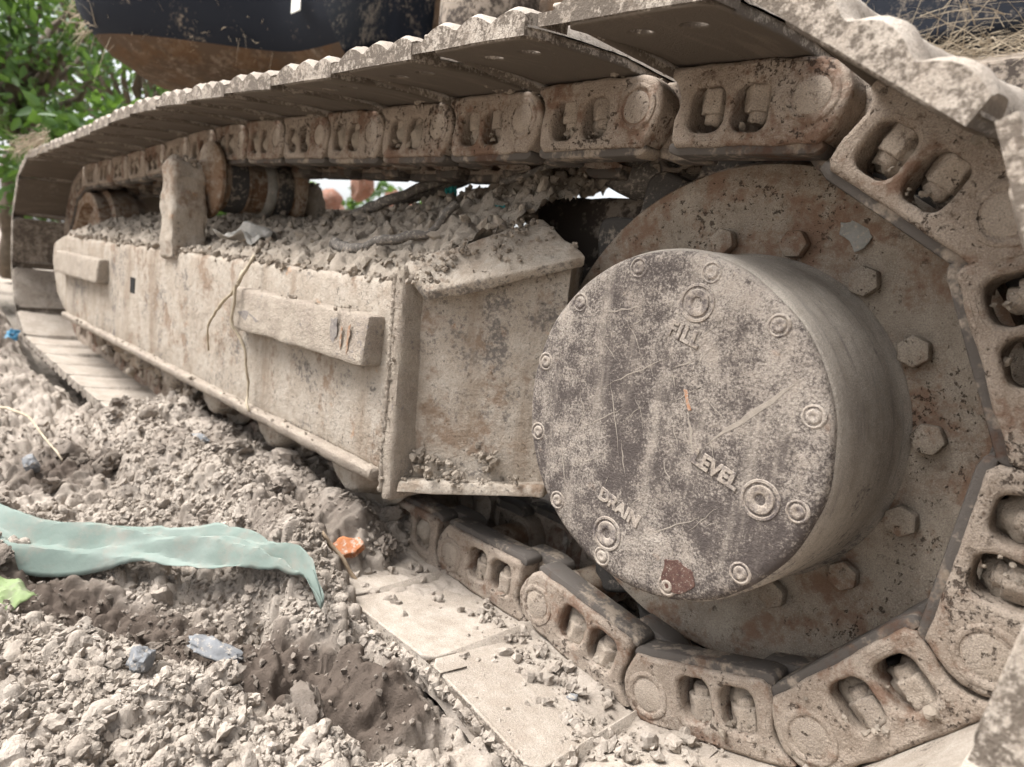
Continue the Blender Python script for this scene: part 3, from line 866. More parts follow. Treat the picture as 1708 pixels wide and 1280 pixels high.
# ---- idler
rp = lathe([(0, -0.07), (0.08, -0.07), (0.085, -0.05), (0.165, -0.045), (0.175, -0.075), (0.205, -0.078), (0.209, -0.074), (0.209, -0.040), (0.228, -0.034), (0.230, 0.0), (0.228, 0.034), (0.209, 0.040), (0.209, 0.074), (0.175, 0.078), (0.165, 0.045), (0, 0.05)], 72, 'y', 0.001)
part('idler_wheel', me_bm('idler_wheel', rp, True, 40), M['roller'], None, Matrix.Translation((IDC[0], 0, IDC[1])))

# ---- chassis behind, seen through the gap
b = bm_hexa([(-1.62, 0.11, -0.05), (-0.75, 0.11, -0.05), (-0.70, 0.85, 0.02), (-1.5, 0.85, 0.02), (-1.62, 0.11, 0.03), (-0.75, 0.11, 0.03), (-0.70, 0.85, 0.06), (-1.5, 0.85, 0.06)])
bevel(b, 0.01, 2)
part('chassis_leg', me_bm('chassis_leg', b), M['darkpart'])
b = bm_box(-2.0, -0.98, 0.26, 0.85, 0.205, 0.232); bevel(b, 0.006, 2)
part('chassis_top_plate', me_bm('chassis_top_plate', b), M['frame'])
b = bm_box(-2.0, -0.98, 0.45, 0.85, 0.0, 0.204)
part('cavity_shade', me_bm('cavity_shade', b), M['hole_shade'])  # black box painted as the shaded cavity below the top plate

# ---- upper structure
# left bulge: dark painted skirt with rusty chamfer below
def loft(sections):
    bm = bmesh.new(); rows = []
    for s in sections: rows.append([bm.verts.new(p) for p in s])
    for Aa, Bb in zip(rows[:-1], rows[1:]):
        for i in range(len(Aa) - 1): bm.faces.new((Aa[i], Aa[i + 1], Bb[i + 1], Bb[i]))
    return bm
def body_sections():
    ctrl = [(-2.42, 0.45, 0.74), (-2.36, 0.10, 0.73), (-2.22, -0.075, 0.69), (-2.04, -0.115, 0.66), (-1.90, -0.055, 0.655), (-1.78, 0.07, 0.655), (-1.68, 0.19, 0.655), (-1.60, 0.265, 0.655), (-1.48, 0.28, 0.655), (-1.36, 0.285, 0.655)]
    secs_d, secs_r = [], []
    T = np.linspace(0, 1, len(ctrl)); c_ = np.array(ctrl)
    def at(t): return np.array([np.interp(t, T, c_[:, k]) for k in range(3)])
    for t in np.linspace(0, 1, 40):
        p = (at(max(0, t - .05)) + at(t) * 2 + at(min(1, t + .05))) / 4
        d = at(min(1, t + .06)) - at(max(0, t - .06)); d /= np.linalg.norm(d[:2])
        nx, ny = d[1], -d[0]
        if t < 0.02: nx, ny = -1, 0
        x, y, zc = p
        def q(o, z): return (x + nx * o, y + ny * o, z)
        secs_r.append([q(-0.26, 0.585), q(-0.13, 0.592), q(-0.045, zc - 0.045), q(-0.012, zc - 0.016), q(0, zc)])
        secs_d.append([q(0, zc), q(0.014, zc + 0.012), q(0.045, zc + 0.06), q(0.075, zc + 0.18), q(0.085, zc + 0.5), q(-0.08, zc + 0.75)])
    return secs_r, secs_d
sr, sd_ = body_sections()
up_me = me_bm('upper_body', loft(sd_), True, 50)
upb = part('upper_body', up_me, M['body'])
ub = loft(sr)
subpart('lower_skirt', me_bm('lower_skirt', ub, True, 50), M['bodyrust'], upb, I4)
b = bm_box(-2.05, -0.80, 0.36, 1.7, 0.60, 0.64)
subpart('floor_plate', me_bm('floor_plate', b), M['bodyrust'], upb, I4)
b = bm_box(-0.79, 0.5, 0.85, 1.7, 0.63, 1.5); bevel(b, 0.03, 3)
subpart('side_panel', me_bm('side_panel', b, True, 40), M['body'], upb, I4)
b = bm_box(-2.2, -1.40, 0.45, 1.7, 0.70, 1.3); bevel(b, 0.03, 3)
subpart('side_panel', me_bm('side_panel', b, True, 40), M['body'], upb, I4)
b = bm_box(-1.38, -0.81, 0.55, 1.7, 0.66, 1.25); bevel(b, 0.03, 3); organic(b, 0.08, 0.012, 6, 0.004, 25, 21)
subpart('swing_frame', me_bm('swing_frame', b, True, 45), M['bodyrust'], upb, I4)
b = bm_prism([(0.78, 0.50), (0.78, 0.565), (0.86, 0.60), (0.90, 0.60), (0.90, 0.50)], 'x', -0.8, 0.5); bevel(b, 0.006, 2)
subpart('sill_beam', me_bm('sill_beam', b), M['darkpart'], upb, I4)
b = lathe([(0, -0.12), (0.10, -0.12), (0.11, -0.10), (0.11, 0.10), (0.10, 0.12), (0, 0.12)], 32, 'z')
bmesh.ops.translate(b, verts=b.verts, vec=(-0.95, 0.42, 0.66))
subpart('swing_motor', me_bm('swing_motor', b, True, 40), M['darkpart'], upb, I4)
b = bm_box(-1.485, -1.435, 0.203, 0.2065, 0.715, 0.755); bevel(b, 0.003, 1)
subpart('label_plate', me_bm('label_plate', b), M['sticker'], upb, I4)
exec_marker = None

# ================================================================== GROUND
def vline(x, y):
    return y + 0.338 - 0.46 * (x + 0.25)
def base_h(x, y):
    h = np.full_like(x, -0.300)
    h = h - 0.045 * sstep(-0.25, -0.19, y)
    pile = sstep(-0.27, -0.43, x + 0.25 * (y + 0.15)) * sstep(-1.36, -1.12, x) * sstep(-0.36, -0.19, y) * sstep(0.22, 0.02, y)
    h = h + pile * (0.118 + 0.004 * sstep(-0.20, -0.13, y))
    h = h + (0.012 + 0.020 * sstep(0.3, 0.7, vn2(x * 4.1, y * 2, 57))) * np.exp(-((y + 0.165) / 0.035) ** 2) * sstep(-0.30, -0.40, x) * sstep(-1.32, -1.15, x)
    lip = np.exp(-((y + 0.262) / 0.032) ** 2) * sstep(0.0, -0.08, x)
    h = h + 0.028 * lip * sstep(-0.60, -0.40, x) * (0.6 + vn2(x * 14, y * 14, 4))
    v = vline(x, y)
    bank = sstep(-0.035, -0.11, v)
    h = h + 0.040 * bank * sstep(-1.2, -0.7, x)
    hol = np.exp(-(v / 0.045) ** 2) * sstep(-0.55, -0.35, x) * sstep(-0.05, -0.15, x)
    h = h - 0.016 * hol
    h = h + 0.040 * sstep(-0.42, -0.75, x) * sstep(-0.20, -0.34, y)
    h = h - 0.06 * sstep(-1.25, -1.45, x) * sstep(-0.27, -0.235, y) * sstep(0.3, 0.1, y)
    m = sstep(-1.95, -2.7, x) * sstep(-0.10, -0.40, y)
    h = h + 0.17 * m
    h = h + 0.10 * np.exp(-((x + 2.75) / 0.35) ** 2 - ((y + 0.05) / 0.5) ** 2)
    far = sstep(0.45, 1.2, y) * sstep(-3.5, -1.0, x)
    h = h + 0.10 * far
    return h

def detail_h(x, y):
    near = np.exp(-(((x + 0.4) / 1.2) ** 2 + ((y + 0.4) / 0.9) ** 2))
    d = 0.028 * fbm2(x, y, 5.0, 3, 1) + 0.012 * fbm2(x, y, 17, 4, 5, 0.6)
    cr = 0.25 + 0.75 * sstep(0.35, 0.6, vn2(x * 6, y * 6, 71))
    d = d + cr * (0.0120 * crumble(x, y, 0.052, 1) + 0.0085 * crumble(x, y, 0.024, 2)) + 0.0050 * crumble(x, y, 0.0125, 4)
    rid = 1 - np.abs(fbm2(x, y, 11, 4, 9, 0.55)) * 2.2
    d = d - 0.016 * np.clip(rid - 0.55, 0, 1) * 2
    d = d + 0.0045 * fbm2(x, y, 60, 4, 13, 0.7)
    # cracks and dark cavities in the damp hollow
    return d
def hole_h(x, y):
    h = 0
    for cx, cy, rx, ry, dp in ((-0.243, -0.372, 0.024, 0.016, 0.045), (-0.345, -0.318, 0.022, 0.016, 0.05), (-0.150, -0.325, 0.04, 0.012, 0.045), (-0.235, -0.315, 0.010, 0.030, 0.025), (-0.085, -0.262, 0.02, 0.016, 0.03), (-0.44, -0.45, 0.02, 0.02, 0.03), (-0.60, -0.46, 0.03, 0.02, 0.03), (-0.215, -0.262, 0.035, 0.014, 0.035)):
        h = h - dp * np.exp(-(((x - cx) / rx) ** 2 + ((y - cy) / ry) ** 2) ** 1.5)
    return h
def moist_f(x, y):
    w = 1.15 * np.exp(-(vline(x, y) / 0.054) ** 2) * sstep(-0.75, -0.45, x) * sstep(-0.06, -0.16, x)
    w = np.maximum(w, 0.75 * np.exp(-(((x + 0.95) / 0.16) ** 2 + ((y + 0.40) / 0.11) ** 2)))
    w = np.maximum(w, 0.7 * np.exp(-(((x + 2.25) / 0.3) ** 2 + ((y + 0.36) / 0.14) ** 2)))
    back = sstep(0.03, 0.10, vline(x, y)) * (0.14 + 0.6 * (vn2(x * 5, y * 5, 91) - 0.35))
    w = np.maximum(w, np.clip(back, 0, 0.6) * sstep(0.9, 0.3, y))
    w = w + 0.35 * (fbm2(x, y, 9, 3, 21)) - 0.02
    return np.clip(w, 0, 1)
def ground_z(x, y):
    x = np.asarray(x, float); y = np.asarray(y, float)
    return base_h(x, y) + detail_h(x, y) + hole_h(x, y)

def graded(breaks):
    out = []
    for a, b, s in breaks:
        n = max(1, int(round((b - a) / s)))
        out += list(np.linspace(a, b, n, endpoint=False))
    out.append(breaks[-1][1])
    return np.array(out)
xs = graded([(-60, -12, 6), (-12, -5, 0.5), (-5, -2.9, 0.04), (-2.9, -1.6, 0.011), (-1.6, -0.95, 0.0065), (-0.95, -0.05, 0.0024), (-0.05, 0.35, 0.006), (0.35, 1.2, 0.03), (1.2, 5, 0.4), (5, 60, 6)])
ys = graded([(-60, -8, 6), (-8, -2, 0.5), (-2, -0.75, 0.03), (-0.75, -0.60, 0.006), (-0.60, -0.18, 0.0024), (-0.18, 0.05, 0.006), (0.05, 0.5, 0.012), (0.5, 2.0, 0.035), (2, 8, 0.3), (8, 60, 5)])
GX, GY = np.meshgrid(xs, ys, indexing='ij')
H = ground_z(GX, GY)
farm = np.exp(-((GX + 0.8) / 3.5) ** 2 - ((GY) / 3.5) ** 2)
H = -0.30 * (1 - farm) + H * farm
MO = moist_f(GX, GY)
# granular crumbs pressed into the surface
NG = 9000
gx = rng.uniform(-1.5, 0.0, NG); gy = rng.uniform(-0.62, -0.02, NG)
keep = rng.random(NG) < (0.25 + 0.75 * np.exp(-((gx + 0.3) ** 2 + (gy + 0.45) ** 2) / 0.35))
gx, gy = gx[keep], gy[keep]
gr = 0.0030 + 0.0060 * rng.random(len(gx)) ** 3
gm = moist_f(gx, gy)
gz0 = ground_z(gx, gy)
for i in range(len(gx)):
    r = gr[i]
    if gm[i] > 0.55 and rng.random() < 0.75: continue
    i0, i1 = np.searchsorted(xs, (gx[i] - r, gx[i] + r)); j0, j1 = np.searchsorted(ys, (gy[i] - r, gy[i] + r))
    if i1 <= i0 or j1 <= j0: continue
    dx = xs[i0:i1, None] - gx[i]; dy = ys[None, j0:j1] - gy[i]
    q = r * r - dx * dx * rng.uniform(0.8, 1.4) - dy * dy
    z = np.where(q > 0, gz0[i] - 0.15 * r + np.sqrt(np.maximum(q, 0)) * 0.9, -9)
    H[i0:i1, j0:j1] = np.maximum(H[i0:i1, j0:j1], z)
nx_, ny_ = GX.shape
V = np.stack([GX, GY, H], -1).reshape(-1, 3)
ii, jj = np.meshgrid(np.arange(nx_ - 1), np.arange(ny_ - 1), indexing='ij')
v0 = (ii * ny_ + jj).ravel()
F = np.stack([v0, v0 + ny_, v0 + ny_ + 1, v0 + 1], 1)
gme = me_np('ground', V, F)
at = gme.attributes.new('moist', 'FLOAT', 'POINT'); at.data.foreach_set('value', MO.ravel().astype(np.float32))
gnd = add('ground', gme, M['soil'])
tag(gnd, kind='structure')

# ------------------------------------------------------------------ rock templates and joined clods
def rock_template(sub, seed, rough=0.35, flat=1.0):
    bm = bmesh.new()
    bmesh.ops.create_icosphere(bm, subdivisions=sub, radius=1.0)
    r = random.Random(seed)
    o = Vector((r.uniform(0, 99), r.uniform(0, 99), r.uniform(0, 99)))
    sx, sy, sz = r.uniform(0.75, 1.25), r.uniform(0.7, 1.1), r.uniform(0.55, 0.9) * flat
    planes = [(Vector((r.gauss(0, 1), r.gauss(0, 1), r.gauss(0, 1))).normalized(), r.uniform(0.55, 0.85)) for _ in range(5)]
    for v in bm.verts:
        p = v.co.copy()
        d = 1 + rough * mnoise.noise(p * 1.3 + o) + rough * 0.75 * mnoise.noise(p * 3.1 + o) + rough * 0.5 * mnoise.noise(p * 7 + o)
        p *= d
        for n, k in planes:
            e = p.dot(n) - k
            if e > 0: p -= n * e * 0.75
        v.co = Vector((p.x * sx, p.y * sy, p.z * sz))
    bm.verts.ensure_lookup_table()
    Vv = np.array([v.co[:] for v in bm.verts]); Ff = np.array([[v.index for v in f.verts] for f in bm.faces])
    bm.free()
    return Vv, Ff
TPL = {s: [rock_template(s, 100 * s + k, 0.75) for k in range(10)] for s in (1, 2, 3)}
def rot_mats(n):
    q = rng.normal(size=(n, 4)); q /= np.linalg.norm(q, axis=1)[:, None]
    w, x, y, z = q.T
    return np.stack([np.stack([1 - 2 * (y * y + z * z), 2 * (x * y - z * w), 2 * (x * z + y * w)], -1), np.stack([2 * (x * y + z * w), 1 - 2 * (x * x + z * z), 2 * (y * z - x * w)], -1), np.stack([2 * (x * z - y * w), 2 * (y * z + x * w), 1 - 2 * (x * x + y * y)], -1)], 1)
def clods_mesh(name, C, R, sub, moist=None):
    n = len(C)
    rot = rot_mats(n); pick = rng.integers(0, 10, n)
    Vs, Fs, Ms = [], [], []; off = 0
    for k in range(10):
        idx = np.nonzero(pick == k)[0]
        if not len(idx): continue
        v, f = TPL[sub][k]
        vv = np.einsum('nij,vj->nvi', rot[idx], v) * R[idx][:, None, None] + C[idx][:, None, :]
        ff = f[None] + (np.arange(len(idx)) * len(v))[:, None, None] + off
        off += len(idx) * len(v)
        Vs.append(vv.reshape(-1, 3)); Fs.append(ff.reshape(-1, 3))
        Ms.append(np.repeat(moist[idx] if moist is not None else np.zeros(len(idx)), len(v)))
    me = me_np(name, np.concatenate(Vs), np.concatenate(Fs), sub > 2)
    a = me.attributes.new('moist', 'FLOAT', 'POINT'); a.data.foreach_set('value', np.concatenate(Ms).astype(np.float32))
    return me

def shoe_clear(x, y):
    """true where a bottom shoe lies bare, so loose crumbs stay off it"""
    bare = (y > -0.236) & (x > -0.40 - 0.5 * (y + 0.15) * 0 + 0.05 * np.sin(y * 40) + 0.10 * sstep(-0.2, -0.1, y))
    bare |= (y > -0.236) & (y < 0.12) & (x < -1.22) & (x > -2.2)
    return bare
# small crumbs
def scatter(n, x0, x1, y0, y1, rmin, rmax, pw, sub, name, falloff, pale_bias=0.85):
    x = rng.uniform(x0, x1, n); y = rng.uniform(y0, y1, n)
    d2 = (x - CAM.x) ** 2 + (y - CAM.y) ** 2
    k = rng.random(n) < np.clip(falloff / d2, 0, 1)
    m = moist_f(x, y)
    k &= ~((m > 0.45) & (rng.random(n) < pale_bias))
    k &= ~shoe_clear(x, y)
    k &= np.maximum(1.6 * vn2(x * 7, y * 7, 31) - 0.15, 0.95 * sstep(-0.02, -0.07, vline(x, y))) > rng.random(n)
    x, y, m = x[k], y[k], m[k]
    r = rmin + (rmax - rmin) * rng.random(len(x)) ** pw
    z = ground_z(x, y) + r * rng.uniform(0.05, 0.55, len(x))
    o = add(name, clods_mesh(name, np.stack([x, y, z], 1), r, sub, m * 0.6), M['clod'])
    return o
o = scatter(115000, -1.2, 0.05, -0.62, -0.05, 0.0013, 0.0056, 3.4, 1, 'soil_crumbs', 0.55)
tag(o, 'fine pale crumbs of dry soil strewn over the ground', 'soil crumbs', kind='stuff')
o = scatter(4200, -2.9, 0.1, -0.66, 0.1, 0.0036, 0.0120, 3.0, 2, 'soil_clods', 0.8)
tag(o, 'loose hazelnut sized lumps of dry soil over the ground', 'soil clods', kind='stuff')

# spill of crumbs lying on the near edge of the bare shoes
def shoe_top(x):
    return np.interp(x, [-0.45, -0.15, 0.0, 0.1, 0.2], [-0.274, -0.276, -0.297, -0.267, -0.217])
n = 5200
x = rng.uniform(-0.42, 0.02, n); y = -0.238 + 0.05 * rng.random(n) ** 1.6 * 2.2
w = sstep(-0.235 + 0.0, -0.20, y)
k = (vn2(x * 22, y * 22, 51) + 0.35 * np.exp(-((x + 0.08) / 0.07) ** 2) + 0.35 * np.exp(-((x + 0.36) / 0.06) ** 2)) > 0.42 + 0.75 * w + 0.18 * rng.random(n)
x, y = x[k], y[k]
x2 = rng.uniform(-0.44, 0.10, 2600); y2 = rng.uniform(-0.236, -0.092, 2600)
k2 = vn2(x2 * 18, y2 * 18, 83) ** 2 > rng.random(2600) * 0.8
x = np.r_[x, x2[k2]]; y = np.r_[y, y2[k2]]
r = 0.0012 + 0.0070 * rng.random(len(x)) ** 4
o = add('spilt_soil', clods_mesh('spilt_soil', np.stack([x, y, shoe_top(x) + r * 0.5], 1), r, 2, np.zeros(len(x))), M['clod'])
tag(o, 'pale crumbs of soil spilt over the edge of the lower track shoes', 'soil crumbs', kind='stuff')

fx = np.linspace(-0.46, 0.08, 190); fy = np.linspace(-0.2375, -0.090, 62)
FX, FY = np.meshgrid(fx, fy, indexing='ij')
film = -0.0006 + 0.0085 * fbm2(FX, FY, 11, 4, 33, 0.6) + 0.0020 * crumble(FX, FY, 0.016, 3) + 0.010 * sstep(-0.33, -0.44, FX) + 0.004 * sstep(-0.205, -0.237, FY) + 0.0035 * sstep(-0.115, -0.092, FY)
film = np.minimum(film, 0.012) - 0.02 * sstep(-0.2365, -0.2376, FY)
film = film - 0.0007
FZ = shoe_top(FX) + film
nx_, ny_ = FX.shape
ii, jj = np.meshgrid(np.arange(nx_ - 1), np.arange(ny_ - 1), indexing='ij')
v0 = (ii * ny_ + jj).ravel()
fme = me_np('thin_soil', np.stack([FX, FY, FZ], -1).reshape(-1, 3), np.stack([v0, v0 + ny_, v0 + ny_ + 1, v0 + 1], 1))
at = fme.attributes.new('moist', 'FLOAT', 'POINT'); at.data.foreach_set('value', np.clip(0.12 + 0.3 * fbm2(FX, FY, 8, 3, 78), 0, 1).ravel().astype(np.float32))
o = add('thin_soil', fme, M['soil'])
tag(o, 'thin skin of trodden soil spread over the lower track shoes', 'soil', kind='stuff')

# ------------------------------------------------------------------ dry mud heaped on the track frame
def heap_z(x, y):
    a = np.interp(x, [-2.2, -1.6, -1.0, -0.6, -0.4, -0.15], [0.42, 0.44, 0.42, 0.58, 0.72, 0.75])
    z = 0.090 + a * np.clip(y + 0.160, 0, 0.20) + 0.06 * sstep(0.02, 0.25, y) * sstep(-0.8, -0.5, x)
    z = z + np.interp(x, [-2.2, -0.7, -0.3], [0.004, 0.006, 0.010])
    z = z + 0.014 * fbm2(x, y, 14, 4, 41, 0.6) + 0.009 * fbm2(x, y, 38, 4, 47, 0.65) + 0.004 * fbm2(x, y, 95, 3, 44) + 0.009 * crumble(x, y, 0.050, 6) + 0.0065 * crumble(x, y, 0.022, 8) + 0.0045 * crumble(x, y, 0.0105, 9) + 0.004 * fbm2(x, y, 160, 2, 49)
    z = z - 0.03 * sstep(-0.150, -0.168, y)
    return z
hx = graded([(-2.15, -1.3, 0.009), (-1.3, -0.75, 0.0048), (-0.75, -0.115, 0.0032)])
hy = graded([(-0.166, 0.10, 0.0034), (0.10, 0.34, 0.008)])
HX, HY = np.meshgrid(hx, hy, indexing='ij')
HZ = heap_z(HX, HY)
nh = 0
ax_ = rng.uniform(-1.7, -0.15, nh); ay = rng.uniform(-0.15, 0.2, nh); ar = 0.005 + 0.014 * rng.random(nh) ** 2.5; az = heap_z(ax_, ay)
for i in range(nh):
    r = ar[i]
    i0, i1 = np.searchsorted(hx, (ax_[i] - r, ax_[i] + r)); j0, j1 = np.searchsorted(hy, (ay[i] - r, ay[i] + r))
    if i1 <= i0 or j1 <= j0: continue
    q = r * r - (hx[i0:i1, None] - ax_[i]) ** 2 - (hy[None, j0:j1] - ay[i]) ** 2 * rng.uniform(0.6, 1.4)
    HZ[i0:i1, j0:j1] = np.maximum(HZ[i0:i1, j0:j1], np.where(q > 0, az[i] - 0.3 * r + np.sqrt(np.maximum(q, 0)) * 0.8, -9))
nx_, ny_ = HX.shape
ii, jj = np.meshgrid(np.arange(nx_ - 1), np.arange(ny_ - 1), indexing='ij')
v0 = (ii * ny_ + jj).ravel()
fc = np.stack([v0, v0 + ny_, v0 + ny_ + 1, v0 + 1], 1)
cx_, cy_ = HX[:-1, :-1].ravel(), HY[:-1, :-1].ravel()
fc = fc[~((cx_ > -0.349 + 0.57 * (cy_ + 0.166)) & (cy_ < 0.052))]
hme = me_np('mud_heap', np.stack([HX, HY, HZ], -1).reshape(-1, 3), fc)
at = hme.attributes.new('moist', 'FLOAT', 'POINT'); at.data.foreach_set('value', np.clip(0.25 * fbm2(HX, HY, 11, 3, 77), 0, 1).ravel().astype(np.float32))
o = add('mud_heap', hme, M['mud'])
tag(o, 'bank of dry crumbling mud heaped along the top of the track frame', 'mud heap', kind='stuff')
n = 9000
x = -0.12 - 1.9 * rng.random(n) ** 1.5; y = rng.uniform(-0.155, 0.25, n)
r = 0.0012 + 0.0085 * rng.random(n) ** 5
k = vn2(x * 12, y * 12, 61) > rng.random(n) * 0.9
k &= ~((x > -0.356 + 0.57 * (y + 0.166)) & (y < 0.06))
x, y, r = x[k], y[k], r[k]
o = add('mud_lumps', clods_mesh('mud_lumps', np.stack([x, y, heap_z(x, y) + r * 0.35], 1), r, 1, np.clip(rng.normal(0.05, 0.15, len(x)), 0, 1)), M['mudclod'])
tag(o, 'crumbly lumps of dry mud on top of the track frame', 'mud lumps', kind='stuff')

# mud caked into the chain, along ledges and welds
pts, rad = [], []
def cake(p, n, sp, r0, r1):
    for _ in range(n):
        pts.append((p[0] + random.gauss(0, sp[0]), p[1] + random.gauss(0, sp[1]), p[2] + random.gauss(0, sp[2])))
        rad.append(r0 + (r1 - r0) * random.random() ** 2.2)
for i in range(NP_):
    m = frame_mat(i)
    if pins[i][0] > -1.0 and pins[i][1] > 0:
        for _ in range(2):
            q = m @ Vector((random.choice((0.142, 0.035, 0.148)), 0.033, YL - random.uniform(-0.006, 0.03)))
            cake(q, 9, (0.006, 0.008, 0.004), 0.002, 0.006)
        q = m @ Vector((0.054, -0.018, YL - 0.01)); cake(q, 5, (0.01, 0.004, 0.003), 0.0015, 0.0045)
        q = m @ Vector((0.093, -0.018, YL - 0.01)); cake(q, 5, (0.01, 0.004, 0.003), 0.0015, 0.0045)
    if pins[i][0] > -0.5 and pins[i][1] < 0:
        for u in (0.054, 0.093):
            q = m @ Vector((u, 0.012, YL - 0.008)); cake(q, 7, (0.010, 0.006, 0.003), 0.0015, 0.0055)
        q = m @ Vector((0.07, 0.036, YL + 0.004)); cake(q, 14, (0.04, 0.004, 0.003), 0.0012, 0.004)
for x in np.arange(-2.0, -0.36, 0.02):
    cake((x, YF - 0.008, -0.137), 1, (0.012, 0.004, 0.002), 0.0012, 0.004)
    cake((x, YF + 0.012, 0.089), 5, (0.014, 0.006, 0.003), 0.002, 0.010)
for k in range(9):
    cake((-0.72 + 0.34 * random.random(), YF - 0.016, 0.049), 3, (0.01, 0.006, 0.002), 0.001, 0.004)
for k in range(30):
    cake((-0.345, YF - 0.003, 0.11 - 0.27 * random.random()), 2, (0.004, 0.003, 0.006), 0.001, 0.0035)
for k in range(20):
    t = random.random()
    cake((-0.322 + 0.14 * t, -0.160 + 0.09 * t, -0.139 + 0.025 * t), 3, (0.01, 0.004, 0.003), 0.0012, 0.0045)
for p in ((-0.312, -0.142, -0.122), (-0.29, -0.125, -0.126), (-0.25, -0.098, -0.104)):
    cake(p, 22, (0.012, 0.003, 0.008), 0.002, 0.008)
for k in range(60):
    a, b_ = random.random(), random.random()
    q = Apt.lerp(Bpt, a).lerp(Dpt.lerp(Cpt, a), b_ ** 2 * 0.8)
    cake((q.x, q.y, q.z + 0.001), 4, (0.006, 0.006, 0.0015), 0.001, 0.0045)
for yy, z0 in ((-0.150, 0.263), (0.115, 0.263)):
    cake((-1.15, yy, z0), 40, (0.018, 0.016, 0.006), 0.003, 0.010)
for k in range(10):                                    # lumps clinging on and between the bottom rollers
    x = random.uniform(-1.75, -0.42)
    cake((x, random.uniform(-0.16, -0.10), random.uniform(-0.235, -0.175)), 8, (0.02, 0.012, 0.015), 0.003, 0.014)
o = add('caked_mud', clods_mesh('caked_mud', np.array(pts), np.array(rad), 2, np.clip(rng.normal(0.1, 0.2, len(pts)), 0, 1)), M['crumb'])
tag(o, 'dry mud caked into the track chain, welds and ledges', 'mud', kind='stuff')

# ================================================================== LOOSE THINGS
def rock_obj(name, loc, size, seed, mat, label, cat, group=None, rot=(0, 0, 0), sub=4, rough=0.55):
    v, f = rock_template(sub, seed, 0.26 if mat == M['grey'] else rough)
    v = v / np.abs(v).max(0) * np.array(size) / 2
    me = me_np(name, v, f)
    me.set_sharp_from_angle(angle=math.radians(45))
    if mat in (M['clod'], M['mudclod']):
        mv = float(np.clip(moist_f(np.array([loc[0]]), np.array([loc[1]]))[0] + random.uniform(0.0, 0.25), 0, 0.7))
        a_ = me.attributes.new('moist', 'FLOAT', 'POINT'); a_.data.foreach_set('value', np.full(len(v), mv, np.float32))
    o = add(name, me, mat, None, loc, rot)
    tag(o, label, cat, group)
    return o
def gz(x, y): return float(ground_z(np.array([x]), np.array([y]))[0])

def px_ground(x, y, up=0.0): return (x, y, gz(x, y) + up)
clods = [
    (-0.455, -0.085, 0.042, 'pointed pale clod standing against the roller under the nose plate'),
    (-0.42, -0.10, 0.038, 'brown clod wedged beside the first bare track link'),
    (-0.385, -0.135, 0.050, 'large brown clod left of the orange tile fragment and beside the chain'),
    (-0.235, -0.398, 0.040, 'smooth pale clod beside the dark hole in front'),
    (-0.165, -0.350, 0.048, 'rough brown clod lying over the damp crack in front'),
    (-0.86, -0.345, 0.060, 'broad pale clod left of the small grey slab'),
    (-0.54, -0.20, 0.046, 'angular pale clod between the rollers and the green strip'),
    (-0.62, -0.16, 0.050, 'lumpy brown clod under the second roller from the nose'),
    (-0.72, -0.19, 0.044, 'round brown clod below the frame left of the second roller'),
    (-1.02, -0.36, 0.055, 'pale clod by the damp patch on the left'),
]
for i, (x, y, sz, lb) in enumerate(clods):
    rock_obj('earth_clod', px_ground(x, y, sz * 0.22), (sz, sz * 0.8, sz * 0.72), 300 + i, M['clod'], lb, 'clod', None, (random.uniform(-.4, .4), random.uniform(-.4, .4), random.uniform(0, 6)))
for i in range(30):
    x = random.uniform(-1.25, -0.32); y = random.uniform(-0.56, -0.16)
    if x > -0.42 and y > -0.28: continue
    sz = random.uniform(0.022, 0.044)
    rock_obj('earth_clod', px_ground(x, y, sz * 0.2), (sz, sz * random.uniform(.7, 1), sz * random.uniform(.55, .85)), 400 + i, M['clod'], 'walnut sized loose clod of pale dry earth on the soil', 'clod', 'loose clods of dry earth', (random.uniform(-.5, .5), random.uniform(-.5, .5), random.uniform(0, 6)))
rock_obj('grey_stone', px_ground(-0.305, -0.378, 0.012), (0.072, 0.026, 0.020), 21, M['grey'], 'long grey stone with dusty top lying in the damp hollow', 'stone', None, (0.1, 0.1, 0.42))
rock_obj('grey_stone', px_ground(-0.80, -0.225, 0.012), (0.042, 0.020, 0.022), 22, M['grey'], 'small flat grey stone slab below the frame', 'stone', None, (0, 0, 0.6))
rock_obj('grey_stone', px_ground(-0.90, -0.435, 0.010), (0.045, 0.024, 0.030), 23, M['grey'], 'blue grey stone chip at the left edge above the green strip', 'stone', None, (0.3, 0.5, 0.2))
rock_obj('grey_stone', px_ground(-0.275, -0.452, 0.010), (0.030, 0.024, 0.020), 24, M['grey'], 'small grey stone among pale crumbs at lower left', 'stone', None, (0, 0.2, 0.2))
rock_obj('grey_stone', (-0.292, -0.198, -0.2735), (0.020, 0.011, 0.008), 25, M['grey'], 'pale grey pebble on the track shoe near the tip of the green strip', 'pebble', None, (0, 0, 0.4))
rock_obj('grey_stone', (-0.083, -0.163, -0.2855), (0.011, 0.009, 0.007), 26, M['grey'], 'whitish pebble on the shoe, left of two by the chain', 'pebble', None, (0, 0, 0.4))
rock_obj('grey_stone', (-0.055, -0.128, -0.2885), (0.014, 0.010, 0.009), 27, M['grey'], 'bluish grey pebble on the shoe, right of two by the chain', 'pebble', None, (0, 0, 1.1))
rock_obj('round_stone', (-0.215, 0.085, 0.248), (0.15, 0.10, 0.075), 28, M['bark'], 'smooth brown boulder resting on the mud behind the sprocket teeth', 'stone', None, (0, 0.2, 0.4), 3, 0.14)

